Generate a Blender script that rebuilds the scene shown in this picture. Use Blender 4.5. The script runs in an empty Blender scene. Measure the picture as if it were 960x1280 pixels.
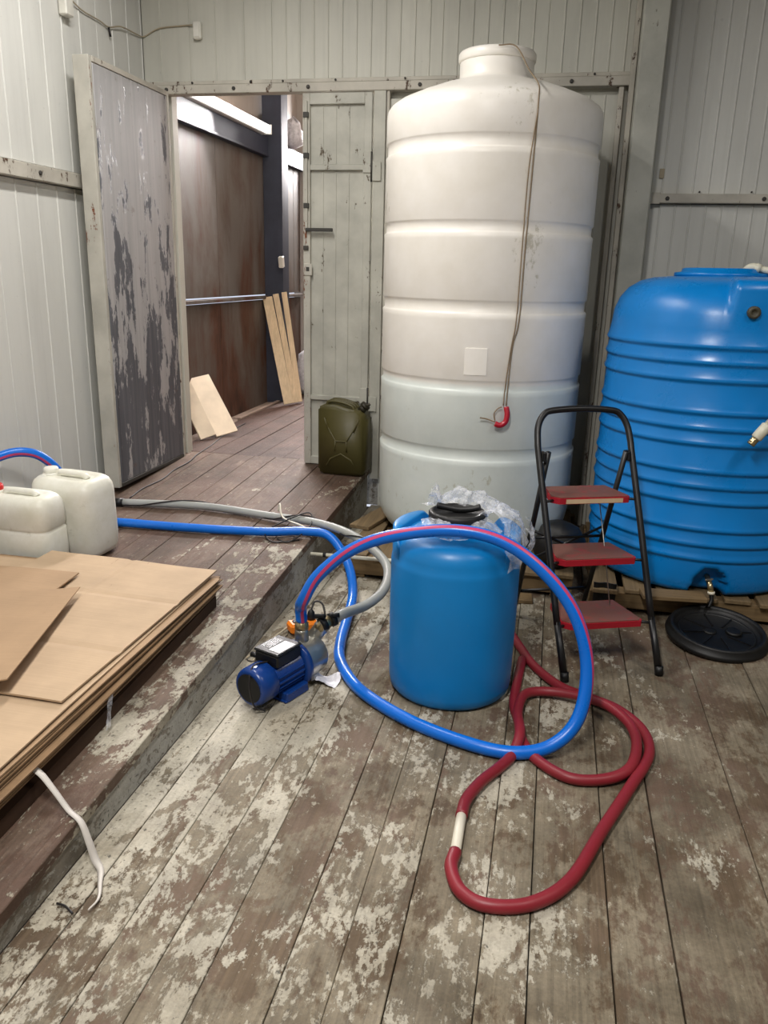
import bpy, bmesh, math, random
from mathutils import Vector, Matrix, noise as mnoise
random.seed(7)
PI = math.pi
scene = bpy.context.scene
COL = scene.collection

# ------------------------------------------------------------------ camera
def make_camera():
    f, p, y, r = 999.86, math.radians(16.678), math.radians(11.458), math.radians(1.417)
    fw = Vector((-math.sin(y)*math.cos(p), math.cos(y)*math.cos(p), -math.sin(p)))
    r0 = Vector((math.cos(y), math.sin(y), 0)); u0 = r0.cross(fw)
    rt = math.cos(r)*r0 + math.sin(r)*u0
    up = -math.sin(r)*r0 + math.cos(r)*u0
    m = Matrix((rt, up, -fw)).transposed().to_4x4()
    m.translation = (0, 0, 1.5)
    cd = bpy.data.cameras.new('camera'); co = bpy.data.objects.new('camera', cd)
    COL.objects.link(co); co.matrix_world = m
    cd.sensor_fit = 'VERTICAL'; cd.sensor_height = 36.0; cd.sensor_width = 27.0
    cd.lens = f/1280*36.0; cd.clip_start = 0.02; cd.clip_end = 100
    scene.camera = co
make_camera()

# ------------------------------------------------------------------ world, exposure, large lights
world = bpy.data.worlds.new('daylight'); scene.world = world; world.use_nodes = True
world.node_tree.nodes['Background'].inputs[0].default_value = (0.80, 0.86, 1.0, 1)
world.node_tree.nodes['Background'].inputs[1].default_value = 1.0
scene.view_settings.view_transform = 'Standard'
scene.view_settings.look = 'None'
scene.view_settings.gamma = 1.0
scene.view_settings.use_curve_mapping = False
scene.view_settings.exposure = -0.14

def area_light(name, loc, target, sx, sy, power, color):
    ld = bpy.data.lights.new(name, 'AREA'); ld.shape = 'RECTANGLE'; ld.size = sx; ld.size_y = sy
    ld.energy = power; ld.color = color
    o = bpy.data.objects.new(name, ld); COL.objects.link(o); o.location = loc
    d = Vector(target) - Vector(loc)
    o.rotation_euler = d.to_track_quat('-Z', 'Y').to_euler()
    return o
# ceiling tubes of the store room (their fixtures are built further down)
LAMPS = [(-0.55, 0.35, 3.42, 122), (1.75, 1.5, 3.42, 34), (-1.55, 3.1, 3.42, 54)]
for i, (x, y, z, pw) in enumerate(LAMPS):
    area_light('ceiling_tube_light', (x, y, z-0.075), (x, y, 0), 0.16, 1.2, pw, (1.0, 0.965, 0.925))
# the daylight of the high window at the passage's end
area_light('end_window_daylight', (-2.38, 9.58, 2.78), (-1.35, 4.4, 0.2), 0.55, 0.6, 170, (1.0, 0.95, 0.94))
# the long strip lamp above the beam on the passage wall, shining across the passage
_d = Vector((0.90, -0.36, -0.18)).normalized(); _x = (Vector((0, 1, 0))-_d*_d.y).normalized(); _z = -_d
_ld = bpy.data.lights.new('passage_strip_light', 'AREA'); _ld.shape = 'RECTANGLE'; _ld.size = 1.6; _ld.size_y = 0.05
_ld.energy = 440; _ld.color = (1.0, 0.94, 0.93)
_lo = bpy.data.objects.new('passage_strip_light', _ld); COL.objects.link(_lo)
_m = Matrix((_x, _z.cross(_x), _z)).transposed().to_4x4(); _m.translation = (-2.555, 6.42, 2.675); _lo.matrix_world = _m

# ------------------------------------------------------------------ node materials
def lin(r, g, b):
    def c(v):
        v /= 255.0
        return v/12.92 if v <= 0.04045 else ((v+0.055)/1.055)**2.4
    return (c(r), c(g), c(b), 1.0)

class NT:
    def __init__(self, name):
        self.m = bpy.data.materials.new(name); self.m.use_nodes = True
        self.t = self.m.node_tree; self.n = self.t.nodes; self.l = self.t.links
        self.b = self.n['Principled BSDF']; self.out = self.n['Material Output']
    def put(self, sock, v):
        if hasattr(v, 'is_output') or isinstance(v, bpy.types.NodeSocket): self.l.new(v, sock)
        else: sock.default_value = v
    def pos(self): return self.n.new('ShaderNodeNewGeometry').outputs['Position']
    def obj(self): return self.n.new('ShaderNodeTexCoord').outputs['Object']
    def rnd(self): return self.n.new('ShaderNodeObjectInfo').outputs['Random']
    def mapv(self, v, scale=(1,1,1), loc=(0,0,0), rot=(0,0,0)):
        n = self.n.new('ShaderNodeMapping'); self.put(n.inputs['Vector'], v)
        n.inputs['Scale'].default_value = scale; n.inputs['Rotation'].default_value = rot
        self.put(n.inputs['Location'], loc); return n.outputs[0]
    def noise(self, v, s=5, d=4, r=0.55, dist=0):
        n = self.n.new('ShaderNodeTexNoise'); self.put(n.inputs['Vector'], v)
        n.inputs['Scale'].default_value = s; n.inputs['Detail'].default_value = d
        n.inputs['Roughness'].default_value = r; n.inputs['Distortion'].default_value = dist
        return n.outputs['Fac']
    def voro(self, v, s=5):
        n = self.n.new('ShaderNodeTexVoronoi'); self.put(n.inputs['Vector'], v); n.inputs['Scale'].default_value = s
        return n.outputs['Distance']
    def ramp(self, f, *st):
        n = self.n.new('ShaderNodeValToRGB'); self.put(n.inputs[0], f); e = n.color_ramp.elements
        while len(e) < len(st): e.new(0.5)
        for el, (p, c) in zip(e, st):
            el.position = p; el.color = c if isinstance(c, tuple) else (c, c, c, 1)
        return n.outputs[0]
    def mix(self, f, a, b, mode='MIX'):
        n = self.n.new('ShaderNodeMix'); n.data_type = 'RGBA'; n.blend_type = mode
        self.put(n.inputs[0], f); self.put(n.inputs[6], a); self.put(n.inputs[7], b); return n.outputs[2]
    def math(self, op, a, b=0.0, c=0.0):
        n = self.n.new('ShaderNodeMath'); n.operation = op
        self.put(n.inputs[0], a); self.put(n.inputs[1], b); self.put(n.inputs[2], c); return n.outputs[0]
    def sep(self, v):
        n = self.n.new('ShaderNodeSeparateXYZ'); self.put(n.inputs[0], v); return n.outputs
    def comb(self, x, y, z):
        n = self.n.new('ShaderNodeCombineXYZ')
        self.put(n.inputs[0], x); self.put(n.inputs[1], y); self.put(n.inputs[2], z); return n.outputs[0]
    def vadd(self, a, b):
        n = self.n.new('ShaderNodeVectorMath'); n.operation = 'ADD'; self.put(n.inputs[0], a); self.put(n.inputs[1], b); return n.outputs[0]
    def bump(self, h, strength=0.3, dist=0.01):
        n = self.n.new('ShaderNodeBump'); self.put(n.inputs['Height'], h)
        n.inputs['Strength'].default_value = strength; n.inputs['Distance'].default_value = dist
        self.l.new(n.outputs[0], self.b.inputs['Normal'])
    def set(self, col=None, rough=None, metal=None, spec=None, **kw):
        if col is not None: self.put(self.b.inputs['Base Color'], col)
        if rough is not None: self.put(self.b.inputs['Roughness'], rough)
        if metal is not None: self.put(self.b.inputs['Metallic'], metal)
        if spec is not None: self.put(self.b.inputs['Specular IOR Level'], spec)
        for k, v in kw.items(): self.put(self.b.inputs[k.replace('_', ' ')], v)
        return self.m

def simple(name, rgb, rough=0.5, metal=0.0, var=0.06, scale=9, spec=0.5):
    t = NT(name); c = lin(*rgb)
    n = t.noise(t.obj(), scale, 5, 0.6)
    d = tuple(max(0, v*(1-var*2.2)) for v in c[:3])+(1,); l = tuple(min(1, v*(1+var)) for v in c[:3])+(1,)
    t.bump(t.noise(t.obj(), scale*8, 3), 0.06, 0.003)
    return t.set(t.ramp(n, (0.35, d), (0.65, l)), rough, metal, spec)

MAT = {}
def plank_mat(name, paint, worn, bare, older, cov1=0.0, cov2=0.0, grad=0.0, x0=0.0):
    """bare wood, a dirty worn coat over it, and flakes of clean paint on top of that"""
    t = NT(name); p = t.pos(); r = t.rnd()
    off = t.comb(t.math('MULTIPLY', r, 0.3), t.math('MULTIPLY', r, 0.9), 0.0)
    v = t.vadd(p, off)
    big = t.noise(t.mapv(v, (1.0, 0.62, 1)), 6.5, 10, 0.68, 0.35)
    reg = t.noise(p, 1.1, 3, 0.5)
    chip = t.noise(t.mapv(v, (1, 0.5, 1)), 42, 6, 0.74)
    grain = t.noise(t.mapv(v, (85, 2.2, 10)), 1.0, 6, 0.65, 0.6)
    fine = t.noise(v, 110, 4, 0.7)
    rr_ = t.math('MULTIPLY', t.math('SUBTRACT', r, 0.5), 0.035)
    xg = t.math('MULTIPLY', t.math('SUBTRACT', t.sep(p)[0], x0), grad)
    s1 = t.math('ADD', t.math('ADD', t.math('MULTIPLY', big, 0.55), t.math('MULTIPLY', reg, 0.25)), t.math('ADD', t.math('MULTIPLY', chip, 0.30), rr_))
    m1 = t.ramp(s1, (0.525-cov1, 0), (0.575-cov1, 1))
    big2 = t.noise(t.mapv(t.vadd(v, (3.3, 1.7, 0)), (1.0, 0.55, 1)), 6.0, 12, 0.74, 0.4)
    s2 = t.math('ADD', t.math('ADD', t.math('MULTIPLY', big2, 0.62), t.math('MULTIPLY', reg, 0.22)), t.math('ADD', t.math('MULTIPLY', chip, 0.32), t.math('ADD', rr_, xg)))
    m2 = t.ramp(s2, (0.612-cov2, 0), (0.632-cov2, 1))
    gr = t.ramp(grain, (0.28, 0), (0.74, 1))
    bc = t.mix(gr, tuple(c*0.50 for c in bare[:3])+(1,), bare)
    oldm = t.ramp(t.noise(t.mapv(v, (1, .5, 1)), 2.6, 8, 0.68), (0.46, 0), (0.60, 1))
    bc = t.mix(t.math('MULTIPLY', oldm, 0.7), bc, older)
    wc = t.mix(t.ramp(t.math('ADD', t.math('MULTIPLY', grain, .55), t.math('MULTIPLY', fine, .45)), (0.36, 0), (0.62, 1)), tuple(c*0.52 for c in worn[:3])+(1,), worn)
    dirt = t.ramp(t.noise(v, 3.1, 7, 0.66), (0.36, 0.55), (0.60, 1.0))
    wc = t.mix(1.0, wc, dirt, 'MULTIPLY')
    pc = t.mix(t.ramp(t.math('ADD', t.math('MULTIPLY', grain, .4), t.math('MULTIPLY', fine, .6)), (0.36, 0), (0.58, 1)), tuple(c*0.70 for c in paint[:3])+(1,), paint)
    pc = t.mix(0.6, pc, t.mix(1.0, pc, dirt, 'MULTIPLY'))
    spk = t.ramp(t.noise(v, 65, 3, 0.6), (0.31, 0.30), (0.38, 1.0))
    pc = t.mix(1.0, pc, spk, 'MULTIPLY')
    col = t.mix(t.math('MULTIPLY', m1, 0.85), bc, wc)
    col = t.mix(t.math('MULTIPLY', t.ramp(chip, (0.62, 0), (0.66, 1)), 0.55), col, pc)
    col = t.mix(m2, col, pc)
    soil = t.ramp(t.noise(p, 1.7, 8, 0.66, 0.4), (0.38, (0.58, 0.55, 0.50, 1)), (0.56, (1, 1, 1, 1)))
    col = t.mix(0.9, col, t.mix(1.0, col, soil, 'MULTIPLY'))
    h = t.math('ADD', t.math('ADD', t.math('MULTIPLY', m2, 0.7), t.math('MULTIPLY', m1, 0.3)), t.math('ADD', t.math('MULTIPLY', grain, 0.5), t.math('MULTIPLY', fine, 0.35)))
    t.bump(h, 0.5, 0.004)
    return t.set(col, t.ramp(fine, (0.3, 0.55), (0.7, 0.85)), 0, 0.3)
MAT['floor'] = plank_mat('floor_paint', lin(196, 189, 172), lin(160, 149, 128), lin(114, 97, 77), lin(118, 99, 87), 0.035, 0.026, -0.045, -0.3)
MAT['deck'] = plank_mat('deck_paint', lin(182, 175, 158), lin(130, 110, 95), lin(106, 84, 71), lin(110, 87, 75), 0.01, -0.005, 0.14, -1.25)
MAT['passage_boards'] = plank_mat('passage_boards', lin(146, 128, 116), lin(102, 80, 70), lin(88, 65, 56), lin(88, 63, 55), 0.0, -0.09)
MAT['kerb'] = plank_mat('kerb_paint', lin(184, 182, 174), lin(158, 152, 140), lin(122, 108, 92), lin(124, 110, 98), 0.08, 0.06)

def wall_mat(name, rgb, dirty=0.5, zdirt=None):
    t = NT(name); p = t.pos(); c = lin(*rgb)
    n = t.noise(t.mapv(p, (1, 1, 0.35)), 2.2, 6, 0.6)
    dk = tuple(v*(1-0.32*dirty) for v in c[:3])+(1,)
    col = t.ramp(n, (0.3, dk), (0.62, c))
    st = t.ramp(t.noise(t.mapv(p, (22, 22, 0.7)), 1.0, 5, 0.6), (0.32, 0.80), (0.52, 1.0))
    col = t.mix(0.6*dirty, col, t.mix(1.0, col, st, 'MULTIPLY'))
    sp = t.ramp(t.noise(p, 38, 3, 0.55), (0.26, 0.55), (0.31, 1.0))
    col = t.mix(0.5*dirty, col, t.mix(1.0, col, sp, 'MULTIPLY'))
    t.bump(t.noise(p, 120, 3), 0.05, 0.002)
    return t.set(col, 0.52, 0, 0.4)
MAT['wall'] = wall_mat('wall_sheet', (214, 214, 208), 0.45)
MAT['wall_back'] = wall_mat('wall_sheet_back', (202, 201, 190), 0.55)
MAT['ceiling'] = wall_mat('ceiling_sheet', (128, 126, 120), 0.4)  # unseen ceiling, toned down so less light bounces back
MAT['wall_dim'] = wall_mat('wall_sheet_low_bounce', (150, 148, 140), 0.6)  # unseen walls, darkened to cut fill light and deepen the shadows

def worn_paint(name, paint, rust, amount, scale=(6, 6, 1.6), under=None):
    t = NT(name); p = t.pos()
    n = t.noise(t.mapv(p, scale), 2.0, 9, 0.7, 0.2)
    f = t.noise(p, 45, 5, 0.7)
    s = t.math('ADD', t.math('MULTIPLY', n, 0.75), t.math('MULTIPLY', f, 0.25))
    m = t.ramp(s, (0.64-amount, 0), (0.67-amount, 1))
    pc = t.mix(t.ramp(t.noise(p, 4, 6, .6), (0.35, 0), (0.65, 1)), tuple(v*0.74 for v in paint[:3])+(1,), paint)
    rc = t.mix(t.ramp(f, (0.4, 0), (0.6, 1)), tuple(v*0.5 for v in rust[:3])+(1,), rust)
    t.bump(t.math('SUBTRACT', 1.0, m), 0.4, 0.003)
    return t.set(t.mix(m, pc, rc), 0.55, 0, 0.35)
MAT['rail'] = worn_paint('rail_paint', lin(196, 191, 179), lin(86, 62, 46), 0.06, (9, 9, 3))
MAT['door_frame'] = worn_paint('door_frame_paint', lin(194, 191, 180), lin(120, 70, 42), 0.055, (9, 9, 1.5))
MAT['door_leaf'] = worn_paint('door_leaf_paint', lin(194, 193, 182), lin(96, 84, 68), 0.045, (5, 5, 2))
MAT['column'] = worn_paint('column_paint', lin(186, 186, 176), lin(108, 98, 86), 0.04, (5, 5, 1.2))
MAT['steel_dark'] = simple('dark_steel', (60, 58, 54), 0.6)  # dark steel of the bolts, latches and door core

def peel_mat():
    t = NT('peeling_grey_paint'); p = t.pos()
    n = t.noise(t.mapv(p, (1, 1, 0.30)), 7.5, 11, 0.72, 0.1)
    z = t.sep(p)[2]
    grad = t.math('MULTIPLY', t.math('SUBTRACT', 1.62, z), 0.085)
    s = t.math('ADD', n, t.math('MAXIMUM', grad, -0.03))
    m = t.ramp(s, (0.538, 0), (0.548, 1))
    str_ = t.noise(t.mapv(p, (28, 28, 1.0)), 1.0, 7, 0.68)
    light = t.mix(t.ramp(str_, (0.3, 0), (0.7, 1)), lin(160, 160, 161), lin(190, 188, 188))
    dark = t.mix(t.ramp(str_, (0.3, 0), (0.7, 1)), lin(76, 79, 85), lin(112, 114, 120))
    col = t.mix(m, light, dark)
    rs = t.ramp(t.noise(p, 13, 7, 0.7), (0.62, 0), (0.70, 1))
    col = t.mix(t.math('MULTIPLY', rs, 0.5), col, lin(112, 92, 80))
    t.bump(t.math('SUBTRACT', 1.0, m), 0.5, 0.003)
    return t.set(col, 0.5, 0.1, 0.4)
MAT['peel'] = peel_mat()

def rust_mat():
    t = NT('rusted_sheet'); p = t.pos()
    n = t.noise(t.mapv(p, (1, 1, 0.4)), 2.6, 9, 0.66, 0.3)
    st = t.noise(t.mapv(p, (9, 9, 0.6)), 1.0, 7, 0.7)
    z = t.sep(p)[2]
    s = t.math('ADD', t.math('ADD', t.math('MULTIPLY', n, 0.85), t.math('MULTIPLY', st, 0.15)), t.math('MULTIPLY', t.math('SUBTRACT', 1.5, z), 0.07))
    col = t.ramp(s, (0.42, lin(98, 93, 88)), (0.53, lin(86, 74, 66)), (0.60, lin(84, 54, 40)), (0.70, lin(44, 29, 24)))
    t.bump(n, 0.3, 0.006)
    return t.set(col, 0.6, 0.0, 0.35)
MAT['rust'] = rust_mat()
MAT['blue_steel'] = worn_paint('dark_blue_grey_steel', lin(58, 62, 76), lin(58, 48, 44), 0.0, (4, 4, 1))
MAT['upper_wall'] = wall_mat('passage_upper_wall', (168, 158, 148), 0.5)

def tank_white():
    t = NT('milky_polythene'); p = t.pos(); z = t.sep(p)[2]
    n = t.noise(p, 5, 6, 0.6)
    lvl = t.math('ADD', z, t.math('MULTIPLY', t.math('SUBTRACT', n, 0.5), 0.012))
    wet = t.ramp(t.math('DIVIDE', lvl, 3.0), (0.3265, 1), (0.3315, 0))
    dry = t.ramp(n, (0.3, lin(238, 233, 223)), (0.65, lin(247, 243, 236)))
    wc = t.ramp(n, (0.3, lin(210, 217, 212)), (0.65, lin(222, 228, 223)))
    col = t.mix(wet, dry, wc)
    stn = t.ramp(t.math('ADD', t.math('MULTIPLY', t.noise(p, 1.7, 3, 0.5), 0.55), t.math('MULTIPLY', t.noise(t.mapv(p, (1, 1, 0.6)), 26, 6, 0.75), 0.45)), (0.605, 0), (0.64, 1))
    col = t.mix(t.math('MULTIPLY', stn, 0.45), col, lin(150, 142, 104))
    t.bump(t.noise(p, 26, 4, 0.6), 0.12, 0.004)
    return t.set(col, 0.36, 0, 0.45, Subsurface_Weight=0.0)
MAT['tank_white'] = tank_white()
def plastic(name, rgb, rough=0.35, var=0.05, scr=0.25):
    t = NT(name); p = t.pos(); c = lin(*rgb)
    n = t.noise(p, 4, 6, 0.6)
    col = t.ramp(n, (0.3, tuple(v*(1-2*var) for v in c[:3])+(1,)), (0.7, c))
    d = t.ramp(t.noise(p, 24, 6, 0.75), (0.66, 0), (0.74, 1))
    col = t.mix(t.math('MULTIPLY', d, scr), col, lin(150, 160, 165))
    t.bump(t.noise(p, 40, 3), 0.06, 0.003)
    return t.set(col, t.ramp(t.noise(p, 9, 5), (0.3, rough-0.06), (0.7, rough+0.1)), 0, 0.5)
MAT['tank_blue'] = plastic('blue_polythene', (0, 127, 208), 0.3, 0.06, 0.1)
MAT['barrel_blue'] = plastic('barrel_blue', (0, 126, 198), 0.38, 0.06, 0.15)
MAT['barrel_blue_plug'] = plastic('dark_plug', (70, 66, 52), 0.5, 0.1, 0.2)
MAT['hose_blue'] = plastic('hose_blue', (0, 108, 214), 0.3, 0.05, 0.08)
MAT['stripe'] = plastic('hose_stripe', (196, 62, 110), 0.35, 0.05, 0.1)
MAT['hose_red'] = plastic('hose_red', (138, 32, 44), 0.46, 0.12, 0.35)
MAT['hose_grey'] = plastic('hose_grey', (164, 166, 162), 0.4, 0.08, 0.15)
MAT['hose_white'] = plastic('white_connector', (226, 220, 202), 0.45, 0.05, 0.1)
MAT['pvc'] = plastic('white_pvc', (222, 218, 198), 0.4, 0.08, 0.2)
MAT['black'] = plastic('black_plastic', (10, 10, 11), 0.5, 0.1, 0.02)
MAT['black_tube'] = plastic('black_tube_paint', (17, 17, 19), 0.36, 0.1, 0.03)
MAT['wire'] = simple('wire_black', (34, 30, 30), 0.5)
MAT['wire_tan'] = simple('wire_tan', (170, 158, 134), 0.6)
MAT['brass'] = simple('nickel_brass', (176, 160, 124), 0.28, 0.9)
MAT['steel'] = simple('stainless_steel', (178, 176, 168), 0.3, 0.85)
MAT['pump_blue'] = plastic('pump_enamel', (18, 58, 128), 0.28, 0.08, 0.05)
MAT['orange'] = plastic('orange_plastic', (240, 130, 24), 0.4, 0.05, 0.05)
MAT['sticker'] = simple('white_sticker', (226, 226, 228), 0.5, 0, 0.1, 60)
MAT['silver_print'] = simple('silver_print', (150, 150, 150), 0.4, 0.2, 0.1, 60)
MAT['red_cap'] = plastic('red_cap', (205, 44, 44), 0.4)
MAT['olive'] = plastic('olive_paint', (84, 78, 40), 0.45, 0.12, 0.06)
MAT['olive_dark'] = simple('olive_dark_metal', (48, 44, 30), 0.5)
MAT['strap'] = simple('white_strap', (206, 200, 192), 0.55)
MAT['lamp_body'] = simple('lamp_white', (225, 225, 222), 0.5)
MAT['rope'] = simple('string_brown', (140, 122, 98), 0.8)
MAT['hook_red'] = plastic('red_hook', (178, 22, 44), 0.35)
MAT['switch'] = simple('white_box', (224, 222, 212), 0.45)
MAT['concrete'] = wall_mat('ground_dark', (110, 100, 90), 0.6)

def canister_mat():
    t = NT('translucent_canister'); p = t.pos()
    n = t.noise(p, 6, 6, 0.65)
    col = t.ramp(n, (0.3, lin(214, 212, 196)), (0.65, lin(234, 233, 224)))
    d = t.ramp(t.noise(p, 15, 6, 0.75), (0.60, 0), (0.72, 1))
    col = t.mix(t.math('MULTIPLY', d, 0.35), col, lin(150, 142, 118))
    t.bump(t.noise(p, 18, 4), 0.12, 0.005)
    return t.set(col, 0.38, 0, 0.5, Transmission_Weight=0.0)
MAT['canister'] = canister_mat()
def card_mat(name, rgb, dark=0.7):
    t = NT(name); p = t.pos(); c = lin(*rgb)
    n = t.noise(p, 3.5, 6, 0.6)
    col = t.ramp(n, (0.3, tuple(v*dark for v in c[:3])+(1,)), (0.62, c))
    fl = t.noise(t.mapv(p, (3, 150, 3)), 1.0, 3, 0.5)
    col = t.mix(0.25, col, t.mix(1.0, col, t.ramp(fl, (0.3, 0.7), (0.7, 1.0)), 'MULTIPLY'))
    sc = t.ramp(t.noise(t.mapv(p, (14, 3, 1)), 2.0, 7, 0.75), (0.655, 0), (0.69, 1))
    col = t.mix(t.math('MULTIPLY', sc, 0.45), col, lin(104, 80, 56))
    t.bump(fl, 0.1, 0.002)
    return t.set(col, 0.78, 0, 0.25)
MAT['card'] = card_mat('cardboard', (188, 163, 134), 0.82)
MAT['card2'] = card_mat('cardboard_brown', (168, 140, 110), 0.82)
MAT['card_edge'] = card_mat('cardboard_edge', (146, 118, 88), 0.5)
MAT['card_dark'] = card_mat('cardboard_dark_brown', (74, 54, 40), 0.6)  # dark brown sheet at the bottom of the pile
def wood_mat(name, rgb, dark=0.6, axis='Y', sc=1.0):
    t = NT(name); p = t.pos(); r = t.rnd(); c = lin(*rgb)
    v = t.vadd(p, t.comb(t.math('MULTIPLY', r, 3.1), t.math('MULTIPLY', r, 5.7), r))
    s = {'X': (2, 60, 60), 'Y': (60, 2, 60), 'Z': (60, 60, 2)}[axis]
    g = t.noise(t.mapv(v, tuple(q*sc for q in s)), 1.0, 5, 0.6, 0.5)
    b = t.noise(v, 4, 5, 0.6)
    col = t.mix(t.ramp(g, (0.3, 0), (0.7, 1)), tuple(q*dark for q in c[:3])+(1,), c)
    col = t.mix(1.0, col, t.ramp(b, (0.3, 0.72), (0.65, 1.0)), 'MULTIPLY')
    col = t.mix(t.math('MULTIPLY', r, 0.35), col, tuple(q*0.6 for q in c[:3])+(1,))
    t.bump(g, 0.3, 0.003)
    return t.set(col, 0.72, 0, 0.3)
MAT['pallet'] = wood_mat('pallet_wood', (142, 118, 84), 0.5, 'X')
MAT['pallet_y'] = wood_mat('pallet_wood_deep', (146, 124, 92), 0.5, 'Y')
MAT['fresh_wood'] = wood_mat('sawn_timber', (234, 210, 174), 0.75, 'Z')
MAT['melamine'] = simple('cream_board', (224, 208, 184), 0.5, 0, 0.06, 5)
MAT['old_edge'] = wood_mat('threshold_wood', (170, 150, 136), 0.6, 'Y')
def step_mat():
    t = NT('worn_red_step'); p = t.pos()
    n = t.noise(p, 14, 8, 0.7); m = t.ramp(n, (0.30, 0), (0.48, 1))
    col = t.mix(m, lin(150, 50, 52), lin(112, 74, 64))
    t.bump(n, 0.3, 0.003)
    return t.set(col, 0.6, 0, 0.35)
MAT['step_top'] = step_mat()
MAT['step_edge'] = worn_paint('red_step_edge', lin(168, 26, 42), lin(110, 60, 56), 0.02, (12, 12, 12))
MAT['step_edge_worn'] = worn_paint('worn_step_edge', lin(206, 180, 146), lin(176, 44, 48), 0.01, (14, 14, 14))
def film_mat():
    t = NT('clear_film'); n = t.noise(t.obj(), 30, 5, 0.65)
    t.bump(n, 0.6, 0.01)
    return t.set(lin(232, 234, 240), 0.22, 0, 0.6, Alpha=t.ramp(n, (0.35, 0.16), (0.72, 0.62)))
MAT['film'] = film_mat()
MAT['film_white'] = simple('white_rag', (222, 220, 224), 0.5, 0, 0.12, 30)
def emit_mat(name, col, s):
    t = NT(name)
    return t.set(lin(250, 250, 250), 0.5, 0, 0.3, Emission_Color=col, Emission_Strength=s)
MAT['tube_glow'] = emit_mat('lit_tube', (1.0, 0.96, 0.93, 1), 2.2)

# ------------------------------------------------------------------ mesh helpers
class MB:
    def __init__(self): self.v = []; self.f = []; self.sm = []
    def add(self, vs, fs, smooth=False):
        o = len(self.v); self.v += [Vector(q) for q in vs]
        for f in fs: self.f.append(tuple(o+i for i in f)); self.sm.append(smooth)
        return self
    def box(self, x0, x1, y0, y1, z0, z1, M=None, ch=0.0):
        bm = bmesh.new()
        bmesh.ops.create_cube(bm, size=1.0)
        for q in bm.verts:
            q.co = Vector(((x0+x1)/2+q.co.x*(x1-x0), (y0+y1)/2+q.co.y*(y1-y0), (z0+z1)/2+q.co.z*(z1-z0)))
        if ch > 0:
            bmesh.ops.bevel(bm, geom=list(bm.edges), offset=ch, segments=1, affect='EDGES')
        return self.frombm(bm, M)
    def frombm(self, bm, M=None, smooth=False):
        bm.verts.ensure_lookup_table(); bm.normal_update()
        vs = [(M @ q.co) if M else q.co.copy() for q in bm.verts]
        self.add(vs, [[q.index for q in f.verts] for f in bm.faces], smooth); bm.free(); return self
    def prism(self, poly, axis_pt, ext, M=None, smooth=False):
        # poly: list of 3-vectors (planar, CCW seen against ext), extruded by ext
        n = len(poly); a = [Vector(q) for q in poly]; b = [q+Vector(ext) for q in a]
        vs = a+b
        if M: vs = [M @ q for q in vs]
        fs = [tuple(range(n-1, -1, -1)), tuple(range(n, 2*n))]+[(i, (i+1) % n, n+(i+1) % n, n+i) for i in range(n)]
        return self.add(vs, fs, smooth)
    def lathe(self, prof, seg=48, M=None, cap0=True, cap1=True, smooth=True, mod=None):
        vs = []; fs = []
        for (r, z) in prof:
            for k in range(seg):
                a = 2*PI*k/seg; rr = r
                q = Vector((rr*math.cos(a), rr*math.sin(a), z))
                if mod: q = mod(q, a)
                vs.append(M @ q if M else q)
        for i in range(len(prof)-1):
            for k in range(seg):
                k2 = (k+1) % seg
                fs.append((i*seg+k, i*seg+k2, (i+1)*seg+k2, (i+1)*seg+k))
        if cap0: fs.append(tuple(range(seg-1, -1, -1)))
        if cap1: fs.append(tuple((len(prof)-1)*seg+k for k in range(seg)))
        return self.add(vs, fs, smooth)
    def tube(self, pts, r, seg=10, a0=None, a1=None, up=(0, 0, 1), caps=True, smooth=True):
        pts = [Vector(p) for p in pts]; n = len(pts)
        T = [((pts[min(i+1, n-1)]-pts[max(i-1, 0)]).normalized()) for i in range(n)]
        u = Vector(up); nrm = (u-T[0]*u.dot(T[0]))
        if nrm.length < 1e-4: nrm = Vector((1, 0, 0))-T[0]*T[0].x
        nrm.normalize(); vs = []; fs = []
        part = a0 is not None
        m = seg+1 if part else seg
        for i in range(n):
            if i: nrm = (nrm-T[i]*nrm.dot(T[i])).normalized()
            b = T[i].cross(nrm); rr = r[i] if isinstance(r, (list, tuple)) else r
            for k in range(m):
                a = (a0+(a1-a0)*k/seg) if part else 2*PI*k/seg
                vs.append(pts[i]+(nrm*math.cos(a)+b*math.sin(a))*rr)
        for i in range(n-1):
            for k in range(m if not part else m-1):
                k2 = (k+1) % m
                fs.append((i*m+k, i*m+k2, (i+1)*m+k2, (i+1)*m+k))
        if caps and not part:
            fs.append(tuple(range(m-1, -1, -1))); fs.append(tuple((n-1)*m+k for k in range(m)))
        return self.add(vs, fs, smooth)
    def mesh(self, name, mat, inv=None):
        me = bpy.data.meshes.new(name)
        me.from_pydata([tuple(inv @ q) if inv else tuple(q) for q in self.v], [], self.f)
        bm = bmesh.new(); bm.from_mesh(me); bmesh.ops.recalc_face_normals(bm, faces=bm.faces); bm.to_mesh(me); bm.free()
        me.polygons.foreach_set('use_smooth', self.sm); me.validate(); me.update()
        if mat: me.materials.append(MAT[mat] if isinstance(mat, str) else mat)
        return me

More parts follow.
